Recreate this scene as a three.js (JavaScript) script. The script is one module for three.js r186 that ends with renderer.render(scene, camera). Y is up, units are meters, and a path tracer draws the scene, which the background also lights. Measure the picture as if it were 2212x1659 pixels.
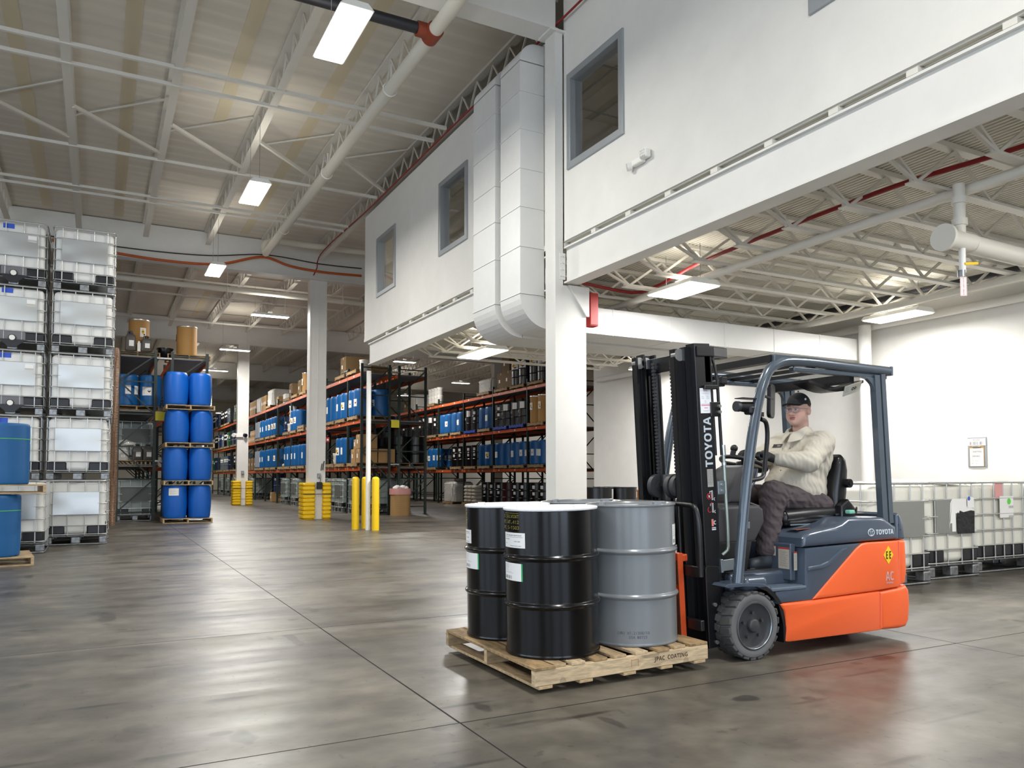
import * as THREE from 'three';
import { RoundedBoxGeometry } from 'three/addons/geometries/RoundedBoxGeometry.js';
import { TextGeometry } from 'three/addons/geometries/TextGeometry.js';
import { FontLoader } from 'three/addons/loaders/FontLoader.js';
import { mergeGeometries, mergeVertices, toCreasedNormals } from 'three/addons/utils/BufferGeometryUtils.js';
import { RectAreaLightUniformsLib } from 'three/addons/lights/RectAreaLightUniformsLib.js';

// ---------- camera, sky, exposure ----------
const scene = new THREE.Scene();
const camera = new THREE.PerspectiveCamera(2 * Math.atan(829.5 / 1690) * 180 / Math.PI, 2212 / 1659, 0.05, 300);
camera.position.set(0, 1.22, 0);
camera.rotation.order = 'YXZ';
camera.rotation.set(2.4057 * Math.PI / 180, -27.852 * Math.PI / 180, 0);
camera.setViewOffset(2212, 1659, 0, -129.5, 2212, 1659);
const renderer = new THREE.WebGLRenderer({ antialias: true });
renderer.toneMapping = THREE.LinearToneMapping;
renderer.toneMappingExposure = 1.03;
renderer.shadowMap.enabled = true;
scene.background = new THREE.Color(0.72, 0.84, 1.0);       // cool daylight for the unseen dock doors, out of view behind and left
scene.backgroundIntensity = 4.6;
RectAreaLightUniformsLib.init();
const HALL_LAMP = 122, LOW_LAMP = 100, GLOW = 7, UP = 0.10;             // brightness of the hall lamps, of the lamps below the offices, and of their lenses

// ---------- random, geometry and material helpers ----------
let seed = 7;
const rnd = () => { seed = (seed * 1664525 + 1013904223) >>> 0; return seed / 4294967296; };
const rr = (a, b) => a + (b - a) * rnd();
const pick = (a) => a[Math.floor(rnd() * a.length)];
const V = (x, y, z) => new THREE.Vector3(x, y, z);
function boxUV(g) {                                         // uv in metres, by the way each face looks
  const p = g.attributes.position, n = g.attributes.normal, uv = new Float32Array(p.count * 2);
  const flat = g.userData.flatUV ? (i) => { const q = i - i % 3, A = V(p.getX(q), p.getY(q), p.getZ(q)), B = V(p.getX(q + 1), p.getY(q + 1), p.getZ(q + 1)), C = V(p.getX(q + 2), p.getY(q + 2), p.getZ(q + 2)); return B.sub(A).cross(C.sub(A)); } : null;
  for (let i = 0; i < p.count; i++) {
    const N = flat && flat(i), a = Math.abs(N ? N.x : n.getX(i)), b = Math.abs(N ? N.y : n.getY(i)), c = Math.abs(N ? N.z : n.getZ(i));
    let u, v;
    if (b >= a && b >= c) { u = p.getX(i); v = p.getZ(i); } else if (a >= c) { u = p.getZ(i); v = p.getY(i); } else { u = p.getX(i); v = p.getY(i); }
    uv[2 * i] = u; uv[2 * i + 1] = v;
  }
  g.setAttribute('uv', new THREE.BufferAttribute(uv, 2));
  return g;
}
const bx = (w, h, d, x = 0, y = 0, z = 0) => new THREE.BoxGeometry(w, h, d).translate(x, y, z);
const rb = (w, h, d, r, x = 0, y = 0, z = 0, s = 2) => new RoundedBoxGeometry(w, h, d, s, r).translate(x, y, z);
const cy = (r, h, x = 0, y = 0, z = 0, s = 20, r2 = r) => new THREE.CylinderGeometry(r2, r, h, s).translate(x, y, z);
const sp = (r, x = 0, y = 0, z = 0, s = 16) => new THREE.SphereGeometry(r, s, s * 0.7 | 0).translate(x, y, z);
const to = (r, t, x = 0, y = 0, z = 0, s = 40) => new THREE.TorusGeometry(r, t, 10, s).translate(x, y, z);
function along(g, a, b) {                                   // a geometry that points up y is laid from a to b
  const d = b.clone().sub(a);
  g.applyQuaternion(new THREE.Quaternion().setFromUnitVectors(V(0, 1, 0), d.clone().normalize()));
  const m = a.clone().add(b).multiplyScalar(0.5);
  return g.translate(m.x, m.y, m.z);
}
const cyAB = (a, b, r, s = 12, r2 = r) => along(new THREE.CylinderGeometry(r2, r, a.distanceTo(b), s), a, b);
function barAB(a, b, w, h) {                                // square bar: w across, h in the plane that holds the bar and y
  const d = b.clone().sub(a), L = d.length(), g = new THREE.BoxGeometry(w, h, L);
  const m = new THREE.Matrix4().lookAt(V(0, 0, 0), d, Math.abs(d.y) / L > 0.999 ? V(1, 0, 0) : V(0, 1, 0));
  g.applyMatrix4(m);
  return g.translate((a.x + b.x) / 2, (a.y + b.y) / 2, (a.z + b.z) / 2);
}
const tb = (pts, r, seg = 24, rs = 8, closed = false) => new THREE.TubeGeometry(new THREE.CatmullRomCurve3(pts.map((p) => Array.isArray(p) ? V(...p) : p), closed, 'centripetal'), seg, r, rs, closed);
function ex(pts, depth, bevel = 0, z0 = 0, holes = [], bs = 2) {   // outline in x, y pushed along z from z0
  const s = new THREE.Shape(pts.map((p) => new THREE.Vector2(p[0], p[1])));
  for (const h of holes) s.holes.push(new THREE.Path(h.map((p) => new THREE.Vector2(p[0], p[1]))));
  const g = new THREE.ExtrudeGeometry(s, { depth: depth - 2 * bevel, bevelEnabled: bevel > 0, bevelThickness: bevel, bevelSize: bevel, bevelOffset: -bevel, bevelSegments: bs, curveSegments: 12 }).translate(0, 0, z0 + bevel);
  return bevel >= 0.01 && bs > 1 ? toCreasedNormals(g, 0.7) : g;
}
const lathe = (pts, s = 48) => new THREE.LatheGeometry(pts.map((p) => new THREE.Vector2(p[0], p[1])), s);
function join(gs) {
  gs = gs.flat(3).map((g) => { const q = g.index ? g.toNonIndexed() : g; for (const k of Object.keys(q.attributes)) if (!['position', 'normal', 'uv'].includes(k)) q.deleteAttribute(k); return q; });
  const g = gs.length > 1 ? mergeGeometries(gs) : gs[0];
  return g;
}
const used = new Map();
function numbered(n) { const k = used.get(n) || 0; used.set(n, k + 1); return k ? n + '_' + String(k).padStart(3, '0') : n; }
// one named mesh; geometry given in the parent's own space
function obj(name, gs, m, parent = scene, keepUV = false) {
  const g = gs.isBufferGeometry ? gs : join([gs]);
  if (!keepUV) boxUV(g);
  const o = new THREE.Mesh(g, m);
  o.name = parent === scene ? numbered(name) : name;
  o.castShadow = o.receiveShadow = true;
  parent.add(o);
  return o;
}
// the same with geometry given in world metres (parents are only moved, not turned)
function wob(name, gs, m, parent, keepUV = false) {
  const g = gs.isBufferGeometry ? gs : join([gs]);
  if (!keepUV) boxUV(g);
  for (let p = parent; p && p !== scene; p = p.parent) g.translate(-p.position.x, -p.position.y, -p.position.z);
  return obj(name, g, m, parent, true);
}
function tag(o, label, category, group) { o.userData = { label, category }; if (group) o.userData.group = group; return o; }
function thing(name, label, category, p = [0, 0, 0], turn = 0, group) {
  const o = new THREE.Group(); o.name = numbered(name); scene.add(o);
  o.position.set(...p); o.rotation.y = turn;
  return tag(o, label, category, group);
}
function struct(name, gs, m) { const o = obj(name, gs, m); o.userData.kind = 'structure'; return o; }
function dup(root, p, turn, label, group) {
  const r = root.clone(); r.name = numbered(root.name.replace(/_\d{3}$/, '')); scene.add(r);
  r.position.set(...p); r.rotation.set(0, turn, 0);
  r.userData = { ...root.userData, label }; if (group) r.userData.group = group;
  return r;
}

// ---------- textures ----------
function hash2(x, y, s) { let h = (x * 374761393 + y * 668265263 + s * 1442695041) | 0; h = Math.imul(h ^ (h >>> 13), 1274126177); return ((h ^ (h >>> 16)) >>> 0) / 4294967296; }
function vnoise(x, y, per, s) {                             // value noise that repeats every per cells
  const xi = Math.floor(x), yi = Math.floor(y), fx = x - xi, fy = y - yi, u = fx * fx * (3 - 2 * fx), v = fy * fy * (3 - 2 * fy);
  const w = (a) => ((a % per) + per) % per;
  const a = hash2(w(xi), w(yi), s), b = hash2(w(xi + 1), w(yi), s), c = hash2(w(xi), w(yi + 1), s), d = hash2(w(xi + 1), w(yi + 1), s);
  return a + (b - a) * u + (c - a) * v + (a - b - c + d) * u * v;
}
function fbm(x, y, per, s, o = 4) { let t = 0, a = 0.5, n = 0; for (let i = 0; i < o; i++) { t += a * vnoise(x, y, per, s + i); n += a; x *= 2; y *= 2; per *= 2; a *= 0.55; } return t / n; }
function dataTex(N, f, size, srgb = true) {                 // f(u, v) -> [r, g, b] 0..1; size in metres
  const d = new Uint8Array(N * N * 4);
  for (let j = 0; j < N; j++) for (let i = 0; i < N; i++) {
    const c = f(i / N, j / N), k = 4 * (j * N + i);
    d[k] = Math.max(0, Math.min(255, c[0] * 255)); d[k + 1] = Math.max(0, Math.min(255, c[1] * 255)); d[k + 2] = Math.max(0, Math.min(255, c[2] * 255)); d[k + 3] = 255;
  }
  const t = new THREE.DataTexture(d, N, N);
  t.wrapS = t.wrapT = THREE.RepeatWrapping; t.magFilter = THREE.LinearFilter; t.minFilter = THREE.LinearMipmapLinearFilter; t.generateMipmaps = true;
  if (srgb) t.colorSpace = THREE.SRGBColorSpace;
  t.repeat.set(1 / size, 1 / size); t.needsUpdate = true;
  return t;
}
const grey = (k) => [k, k, k];
const T = {};
// polished concrete: cloudy trowel marks, long scuffs, dark stains
const stains = []; for (let i = 0; i < 46; i++) stains.push([rnd(), rnd(), rr(0.004, 0.016), rr(0.25, 0.8), rr(0, 6.28)]);
T.floor = dataTex(1280, (u, v) => {
  const a = fbm(u * 5, v * 7, 5, 3, 5) - 0.5, b = fbm(u * 4 + 9, v * 34, 4, 11, 4) - 0.5, c = fbm(u * 60, v * 60, 60, 21, 3) - 0.5, e = fbm(u * 17, v * 19, 17, 27, 4) - 0.5, sc = fbm(u * 9 + v * 4, v * 70, 9, 29, 2);
  let k = 0.365 + a * 0.24 + b * 0.09 + c * 0.10 + e * 0.15 - (sc > 0.74 ? (sc - 0.74) * 0.9 : 0), dk = 0;
  for (const s of stains) { let dx = u - s[0], dy = v - s[1]; dx -= Math.round(dx); dy -= Math.round(dy); const w = Math.hypot(dx * 1.1, dy * (1 + 0.8 * Math.sin(s[4]))) / s[2] + (vnoise(u * 90, v * 90, 90, 5) - 0.5) * 1.1; if (w < 1) dk = Math.max(dk, s[3] * Math.min(1, (1 - w) * 3)); }
  const fleck = vnoise(u * 210, v * 150, 210, 77) > 0.93 ? 0.06 : 0;
  k -= dk * 0.16 + fleck;
  return [k * 1.02, k * 0.965, k * 0.872];
}, 6.3);
T.floorRough = dataTex(512, (u, v) => { const k = 0.385 + (fbm(u * 6, v * 9, 6, 31, 5) - 0.5) * 0.22 + (fbm(u * 5, v * 40, 5, 41, 3) - 0.5) * 0.12; return [0, k, 0]; }, 4.7, false);
T.floorBump = dataTex(512, (u, v) => grey(fbm(u * 4, v * 4, 4, 61, 4) * 0.7 + vnoise(u * 120, v * 120, 120, 3) * 0.3), 3.1, false);
const woodTex = (s, base, size = 0.9) => dataTex(512, (u, v) => {
  const g = fbm(u * 3, v * 46, 3, s, 3), w = Math.sin((v * 14 + fbm(u * 3, v * 6, 3, s + 9, 3) * 5) * 6.283) * 0.5 + 0.5, f = vnoise(u * 40, v * 200, 40, s + 5);
  let k = 0.82 + (g - 0.5) * 0.30 + (w - 0.5) * 0.09 + (f - 0.5) * 0.10;
  if (fbm(u * 4, v * 5, 4, s + 30, 3) > 0.70) k *= 0.86;
  return [base[0] * k, base[1] * k, base[2] * k];
}, size);
T.wood = woodTex(5, [0.86, 0.74, 0.57]); T.woodOld = woodTex(8, [0.76, 0.63, 0.45]); T.woodPale = woodTex(14, [0.93, 0.82, 0.66]);
T.dull = dataTex(256, (u, v) => grey(0.96 + (fbm(u * 6, v * 6, 6, 90, 5) - 0.5) * 0.04), 1.7);
T.roof = dataTex(512, (u, v) => { const k = 0.97 + (fbm(u * 3, v * 26, 3, 51, 4) - 0.5) * 0.09 + (fbm(u * 3, v * 3, 3, 57, 3) - 0.5) * 0.08; return [k, k * 0.99, k * 0.97]; }, 3.2);
T.roofBump = dataTex(512, (u, v) => grey(fbm(u * 3, v * 22, 3, 51, 4) * 0.6 + fbm(u * 5, v * 5, 5, 59, 3) * 0.4), 3.2, false);
T.card = dataTex(256, (u, v) => { const k = 0.92 + (fbm(u * 5, v * 60, 5, 71, 3) - 0.5) * 0.12; return [k, k, k]; }, 0.8);
T.zinc = dataTex(256, (u, v) => { const k = 0.86 + (fbm(u * 14, v * 14, 14, 81, 2) - 0.5) * 0.35; return [k, k, k * 1.01]; }, 0.5);
T.cloth = dataTex(256, (u, v) => grey(0.5 + 0.25 * Math.sin(u * 402) + 0.25 * Math.sin(v * 402)), 0.08, false);
T.wrinkle = dataTex(256, (u, v) => grey(fbm(u * 5 + fbm(u * 4, v * 4, 4, 5, 2), v * 7, 5, 101, 4)), 0.45, false);
T.foil = dataTex(256, (u, v) => grey(fbm(u * 2, v * 3, 2, 131, 2)), 1.3, false);
T.film = dataTex(256, (u, v) => grey(Math.abs(fbm(u * 8, v * 14, 8, 111, 4) - 0.5) * 3), 0.5, false);
const cvs = (w, h, f) => {
  const c = document.createElement('canvas'); c.width = w; c.height = h; const x = c.getContext('2d'); f(x, w, h);
  const t = new THREE.CanvasTexture(c); t.colorSpace = THREE.SRGBColorSpace; t.anisotropy = 8; return t;
};

// ---------- materials ----------
const std = (color, rough = 0.6, o = {}) => new THREE.MeshStandardMaterial({ color: new THREE.Color(color), roughness: rough, ...o });
const phy = (color, rough = 0.4, o = {}) => new THREE.MeshPhysicalMaterial({ color: new THREE.Color(color), roughness: rough, ...o });
const M = {
  floor: std('#ffffff', 1.0, { map: T.floor, roughnessMap: T.floorRough, bumpMap: T.floorBump, bumpScale: 0.0012 }),
  slabBed: std('#0e0d0c', 0.9),
  wall: std('#ebe8e1', 0.72, { map: T.dull }), wallCream: std('#e0dac9', 0.75, { map: T.dull }),
  steelWhite: std('#e6e4de', 0.5, { map: T.dull }), roof: std('#e4dfd6', 0.65, { map: T.roof, bumpMap: T.roofBump, bumpScale: 0.005 }),
  seam: std('#d8ccb0', 0.7), deck: std('#d9d5c9', 0.55), joist: std('#dad6cc', 0.5), gap: std('#4a4640', 0.9),
  duct: std('#e6e5e1', 0.5, { map: T.dull }), pipe: std('#d8d3c6', 0.45), darkPipe: std('#24242a', 0.5), red: std('#a8231d', 0.45), redPipe: std('#8e1519', 0.45), rust: std('#8a3a22', 0.6),
  winFrame: std('#a3a7aa', 0.4, { metalness: 0.4 }), glass: phy('#ffffff', 0.03, { transmission: 1, thickness: 0, ior: 1.5 }),
  lens: std('#ffffff', 0.5, { emissive: new THREE.Color(1, 0.98, 0.93), emissiveIntensity: GLOW }),
  unseenUplight: std('#ffffff', 0.5, { emissive: new THREE.Color(1, 0.96, 0.88), emissiveIntensity: 2 }),  // glow of the unseen uplight slot on the lamp tops
  white: std('#e9e7e0', 0.5), plasticWhite: std('#e6e4dc', 0.42), black: std('#0d0d10', 0.45), yellow: std('#eec416', 0.4), yellowDull: std('#e3bd12', 0.5),
  rackGreen: std('#1d2b26', 0.5), rackOrange: std('#cb5822', 0.45), galv: std('#a9abab', 0.38, { metalness: 0.75, map: T.zinc }), bright: std('#c9cac8', 0.3, { metalness: 0.85 }), foil: std('#c4c6c5', 0.33, { metalness: 0.75, bumpMap: T.foil, bumpScale: 0.03 }),
  tank: phy('#dcdcd8', 0.45, { transmission: 0.0 }), tankGrey: std('#8f9a96', 0.5), tankCream: std('#e2dfd2', 0.45), corner: std('#15151b', 0.35), valve: std('#6c6c70', 0.5),
  drumBlue: std('#0d5c9b', 0.42, { map: T.dull }), drumBright: std('#0061c4', 0.45, { map: T.dull }), drumTeal: std('#0a5c97', 0.5, { map: T.dull }), drumBlack: phy('#040406', 0.22, { clearcoat: 0.25, clearcoatRoughness: 0.1, specularIntensity: 0.6 }), drumGrey: phy('#7d8184', 0.3, { clearcoat: 0.35, clearcoatRoughness: 0.15 }),
  drumDark: std('#060609', 0.3), drumGreen: std('#17601f', 0.4), drumNavy: std('#1c2a4e', 0.45), drumSlate: std('#5d666c', 0.45), drumMaroon: std('#3f1418', 0.4), lidWhite: phy('#f0f1f5', 0.3, { clearcoat: 0.3 }), fibre: std('#b98a4b', 0.7, { map: T.card }), cardboard: std('#b08a58', 0.8, { map: T.card }), cardDark: std('#7f6540', 0.8, { map: T.card }),
  wood: std('#ffffff', 0.72, { map: T.wood }), woodOld: std('#ffffff', 0.78, { map: T.woodOld }), woodPale: std('#ffffff', 0.7, { map: T.woodPale }), palletBlue: std('#1c3f9c', 0.5),
  film: phy('#d9d7d0', 0.25, { bumpMap: T.film, bumpScale: 0.02, clearcoat: 0.5 }), sack: std('#cfc8bb', 0.6, { bumpMap: T.wrinkle, bumpScale: 0.02 }), sackCream: std('#d8c69b', 0.75, { bumpMap: T.wrinkle, bumpScale: 0.02 }), sackGrey: std('#9a948b', 0.6, { bumpMap: T.wrinkle, bumpScale: 0.02 }),
  paper: std('#efeeea', 0.6), pink: std('#c98f8a', 0.4), cableOrange: std('#b8531b', 0.5), cableBlack: std('#1b1b1e', 0.5),
};
// ---------- floor: slabs between saw-cut joints ----------
{
  const fl = new THREE.Group(); fl.name = 'floor'; fl.userData.kind = 'structure'; scene.add(fl);
  obj('floor_bed', bx(37.4, 0.2, 83, 5.4, -0.1008, -33.6), M.slabBed, fl);
  const xs = [-13.2]; for (let k = -3; k <= 4; k++) xs.push(1.61 + 3.98 * k); xs.push(23.9);
  const zs = [7.9]; for (let k = -2; k <= 15; k++) zs.push(-3.6 - 2.78 * k); zs.push(-53, -64, -75);
  for (let i = 0; i + 1 < xs.length; i++) for (let j = 0; j + 1 < zs.length; j++) {
    if (xs[i + 1] - xs[i] < 0.1) continue;
    const g = i === 4 || j === 3 ? 0.006 : 0.0035, w = xs[i + 1] - xs[i] - 2 * g, d = zs[j] - zs[j + 1] - 2 * g;
    obj('slab', bx(w, 0.03, d, (xs[i] + xs[i + 1]) / 2, -0.015, (zs[j] + zs[j + 1]) / 2), M.floor, fl);
  }
}
// ---------- shell ----------
const WX = 5.5;                                             // face of the office wall
struct('wall_far', bx(38, 8.2, 0.2, 5.4, 4, -75.1), M.wallCream);
struct('wall_left', [ex([[-8, 0], [75, 0], [75, 8.1], [-8, 8.1]], 0.2, 0, 0, [[-4.5, 0.4], [0.9, 5.7], [6.3, 11.1]].map(([a, b]) => [[a, 0.02], [a, 4.6], [b, 4.6], [b, 0.02]])).rotateY(Math.PI / 2).translate(-13.4, 0, 0)], M.wallCream);  // door openings out of view, placed to light office wall and beam
struct('wall_right', bx(0.2, 8.2, 26.2, 12.4, 4, -5.25), M.wall);
struct('wall_right_return', bx(11.4, 8.2, 0.2, 18.2, 4, -18.24), M.wall);
struct('wall_right_far', bx(0.2, 8.2, 57, 24, 4, -46.6), M.wall);
struct('wall_back', [ex([[-13.4, 0], [12.5, 0], [12.5, 8.1], [-13.4, 8.1]], 0.2, 0, 7.9, [[[-11, 0.02], [-11, 4.6], [-6.5, 4.6], [-6.5, 0.02]], [[-4.5, 0.02], [-4.5, 4.6], [0, 4.6], [0, 0.02]], [[1.2, 0.02], [1.2, 4.6], [5, 4.6], [5, 0.02]]])], M.wall);  // unseen door openings, placed to give cool light on faces toward the camera
{
  const c = struct('ceiling', bx(37.6, 0.2, 83.4, 5.4, 8.05, -33.6), M.roof);
  for (const [x, z0, z1] of [[0.33, -9.4, -22.4], [-1.25, -9.4, -22.4], [-2.8, -9.4, -22.4], [3.45, -9.4, -22.4], [1.9, -9.4, -15.5], [0.4, -23, -35], [3.4, -23, -35], [-1.2, -23, -35]]) obj('seam_band', bx(0.22, 0.006, z0 - z1, x, 7.947, (z0 + z1) / 2), M.seam, c);
}
function girder(name, x0, x1, z, yb, d) {
  const h = 7.94 - yb, o = struct(name, bx(x1 - x0, h - 0.04, d, (x0 + x1) / 2, yb + h / 2, z), M.steelWhite);
  obj('bottom_flange', bx(x1 - x0, 0.025, 0.36, (x0 + x1) / 2, yb + 0.0125, z), M.steelWhite, o);
  return o;
}
girder('beam_1', -13.1, 5.4, -9.06, 7.28, 0.22);
girder('beam_2', -13.1, 23.8, -22.7, 6.95, 0.12);
girder('beam_3', -13.1, 23.8, -35.5, 6.95, 0.12);
girder('beam_4', -13.1, 23.8, -48.3, 6.95, 0.12);
girder('beam_5', -13.1, 23.8, -61.0, 6.95, 0.12);

// ---------- columns ----------
function column(name, x, z, w, d, top) {
  const o = struct(name, bx(w, top, d, x, top / 2, z), M.steelWhite);
  for (const s of [-1, 1]) obj('flange_lip', bx(w * 0.07, top, d + 0.02, x + s * w * 0.472, top / 2, z), M.steelWhite, o);
  obj('web_line', bx(0.012, top, d + 0.012, x, top / 2, z), M.steelWhite, o);
  return o;
}
const c1 = struct('column_1', bx(0.46, 3.80, 0.25, 5.62, 1.90, -9.03), M.steelWhite);
obj('flange_plate', bx(0.12, 7.28, 0.258, 5.42, 3.64, -9.03), M.steelWhite, c1);
obj('cap_plate', bx(0.26, 0.03, 0.34, 5.40, 7.27, -9.03), M.steelWhite, c1);
obj('gusset_plate', ex([[5.55, 3.80], [5.88, 3.80], [5.88, 3.40], [5.84, 3.40]], 0.03, 0, -8.9), M.steelWhite, c1);
obj('splice_plate', bx(0.09, 0.36, 0.012, 5.47, 4.05, -8.9), M.steelWhite, c1);
for (let i = 0; i < 4; i++) for (const s of [0, 1]) obj('bolt', cyAB(V(5.45 + s * 0.04, 3.92 + i * 0.09, -8.896), V(5.45 + s * 0.04, 3.92 + i * 0.09, -8.878), 0.014, 6), M.steelWhite, c1);
column('column_2', 5.6, -22.85, 0.48, 0.30, 6.95);
column('column_3', 5.5, -35.5, 0.46, 0.30, 6.95);
column('column_4', 5.5, -48.3, 0.46, 0.30, 6.95);
column('column_5', 17.9, -35.5, 0.46, 0.30, 6.95);
struct('column_6', cy(0.105, 3.9, 11.98, 1.95, -9.27, 24), M.wall);
struct('column_7', cy(0.055, 3.67, 5.5, 1.835, -17.5, 20), M.white);

// ---------- the long floor beam below the offices ----------
function iBeam(name, z0, z1, x = 5.6) {
  const L = z0 - z1, zc = (z0 + z1) / 2;
  const o = struct(name, bx(0.02, 0.45, L, x - 0.06, 4.07, zc), M.steelWhite);
  obj('top_flange', bx(0.22, 0.022, L, x, 4.303, zc), M.steelWhite, o);
  obj('bottom_flange', bx(0.22, 0.022, L, x, 3.831, zc), M.steelWhite, o);
  return o;
}
iBeam('beam_6', -9.17, -17.55); iBeam('beam_7', 7.8, -8.89);
// ---------- office wall with its windows ----------
const wins = [[-16.92, -15.72, 5.29, 6.58], [-13.25, -12.05, 5.31, 6.62], [-8.76, -7.55, 5.36, 6.6], [-4.72, -3.5, 5.33, 6.62]];
{
  const zy = (a) => a.map(([z, y]) => [-z, y]);              // extrude in x: draw in (-z, y), then turn
  const wall = (name, z0, z1, top, hs) => {
    const g = ex(zy([[z0, 4.39], [z1, 4.39], [z1, top], [z0, top]]), 0.16, 0, 0, hs.map(([a, b, y0, y1]) => zy([[b, y0], [b, y1], [a, y1], [a, y0]])));
    g.rotateY(Math.PI / 2).translate(WX, 0, 0);
    const o = struct(name, g, M.wall);
    return o;
  };
  const w1 = wall('wall_office_far', -9.15, -17.88, 7.38, [wins[0], wins[1]]);
  const w2 = wall('wall_office_near', 7.85, -8.9, 7.93, [wins[2], wins[3]]);
  obj('base_strip', bx(0.012, 0.075, 8.72, WX - 0.004, 4.428, -13.52), M.wall, w1);
  obj('base_strip', bx(0.012, 0.075, 16.7, WX - 0.004, 4.428, -0.53), M.wall, w2);
  struct('wall_office_end', bx(6.7, 3.1, 0.16, 8.95, 5.89, -17.80), M.wall);
  wins.forEach(([a, b, y0, y1], i) => {
    const f = 0.06, g = ex(zy([[b + 0.03, y0 - 0.03], [a - 0.03, y0 - 0.03], [a - 0.03, y1 + 0.03], [b + 0.03, y1 + 0.03]]), 0.2, 0.006, -0.03, [zy([[b - f, y0 + f], [b - f, y1 - f], [a + f, y1 - f], [a + f, y0 + f]])]);
    g.rotateY(Math.PI / 2).translate(WX, 0, 0);
    const o = struct('window_' + (i + 1), g, M.winFrame);
    obj('window_pane', bx(0.006, y1 - y0 - 2 * f, b - a - 2 * f, WX + 0.06, (y0 + y1) / 2, (a + b) / 2), M.glass, o);
  });
  // rooms behind the windows
  struct('floor_office', bx(6.6, 0.06, 25.6, 8.98, 4.46, -4.95), M.wallCream);
  const oc = struct('ceiling_office', bx(6.6, 0.06, 25.6, 8.98, 7.0, -4.95), M.wallCream);
  for (let z = -17.4; z < 0; z += 1.22) obj('ceiling_grid_bar', bx(3.4, 0.02, 0.03, 7.4, 6.965, z), M.winFrame, oc);
  for (let x = 6.3; x < 9; x += 0.61) obj('ceiling_grid_bar', bx(0.03, 0.02, 17.4, x, 6.962, -8.9), M.winFrame, oc);
  struct('wall_office_back', bx(0.12, 2.55, 25.6, 9.2, 5.7, -4.95), M.wallCream);
  for (const z of [-14.6, -10.4, -6.2]) struct('wall_office_partition', bx(3.5, 2.55, 0.1, 7.42, 5.7, z), M.wallCream);
  const mon = thing('computer_monitor', 'dark flat computer monitor standing behind the farthest office window', 'monitor', [5.95, 4.43, -16.45]);
  obj('screen', rb(0.04, 0.42, 0.62, 0.012, 0, 1.06, 0), M.black, mon); obj('stand', [bx(0.04, 0.8, 0.06, 0.03, 0.45, 0)], M.black, mon); obj('base', bx(0.2, 0.03, 0.3, 0, 0.015, 0), M.black, mon);
}
// ---------- corrugated deck below the offices ----------
{
  const P = [], p = 0.0635, n = 107, pts = [];
  for (let i = 0; i < n; i++) { const x = 5.52 + i * p; pts.push([x, 4.375], [x + 0.022, 4.375], [x + 0.032, 4.399], [x + 0.0535, 4.399]); }
  const last = pts[pts.length - 1][0];
  const g = ex([...pts, [last + 0.01, 4.375], [last + 0.01, 4.425], [5.52, 4.425]], 25.3, 0, -17.6);
  const o = struct('ceiling_lower', g, M.deck);
}
// ---------- open-web joists ----------
const ORD = ['first', 'second', 'third', 'fourth', 'fifth', 'sixth', 'seventh', 'eighth', 'ninth', 'tenth', 'eleventh', 'twelfth', 'thirteenth', 'fourteenth', 'fifteenth', 'sixteenth', 'seventeenth', 'eighteenth', 'nineteenth', 'twentieth', 'twenty-first', 'twenty-second', 'twenty-third', 'twenty-fourth', 'twenty-fifth', 'twenty-sixth'];
const joistGeo = new Map();
function joist(label, x, z, L, depth, panel, cw, mw, fine, turn, top, group, ends = panel * 0.55) {
  const t = thing('roof_joist', label, 'joist', [x, top, z], turn, group);
  const key = [L, depth, panel, cw, fine, ends].join();
  if (!joistGeo.has(key)) {
    const inset = ends, k = {};
    k.top = boxUV(join([bx(cw, 0.05, L, 0, -0.027, -L / 2)]));
    k.bot = boxUV(join([bx(cw, 0.014, L - 2 * inset, 0, -depth + 0.007, -L / 2), bx(0.014, 0.045, L - 2 * inset, 0, -depth + 0.03, -L / 2)]));
    const n = Math.round((L - 2 * inset) / panel), q = (L - 2 * inset) / n, mem = [];
    const m = (z0, y0, z1, y1) => mem.push(boxUV(barAB(V(0, y0, -z0), V(0, y1, -z1), mw, mw)));
    m(0.05, -0.05, inset + 0.08, -depth + 0.03); m(L - 0.05, -0.05, L - inset - 0.08, -depth + 0.03);
    if (ends > 0.7) { m(0.52, -0.05, inset + 0.1, -depth + 0.03); m(L - 0.52, -0.05, L - inset - 0.1, -depth + 0.03); }
    for (let i = 0; i < n; i++) {
      const a = inset + 0.1 + i * q * (1 - 0.2 / (L - 2 * inset)), mid = a + q / 2;
      m(a, -depth + 0.03, mid, -0.05); m(mid, -0.05, a + q * 0.985, -depth + 0.03);
    }
    k.mem = fine ? mem : [join(mem)];
    joistGeo.set(key, k);
  }
  const k = joistGeo.get(key);
  obj('top_chord', k.top, M.joist, t, true); obj('bottom_chord', k.bot, M.joist, t, true);
  for (const g of k.mem) { const o = obj(fine ? 'web_member' : 'web', g, M.joist, t, true); if (!fine) o.userData.kind = 'stuff'; }
}
const bays = [[5.9, -8.88, -1, 3, 0, 'before the first girder'], [-9.2, -22.6, -3, 4, 1, 'between first and second girder'], [-22.78, -35.4, -4, 15, 0, 'between second and third girder'], [-35.58, -48.2, -3, 15, 0, 'between third and fourth girder'], [-48.38, -60.9, -1, 14, 0, 'beyond the fourth girder']];
for (const [z0, z1, k0, k1, fine, where] of bays) for (let k = k0; k <= k1; k++)
  joist(`roof joist ${where}, ${k >= 4 ? (k === 4 ? 'above the office wall' : ORD[k - 5] + ' beyond office wall') : ORD[3 - k] + ' out from office wall'}`, -0.55 + 1.52 * k, z0, +(z0 - z1).toFixed(3), 0.48, 0.6, 0.13, 0.026, fine, 0, 7.945, 'hall roof joists');
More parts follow.
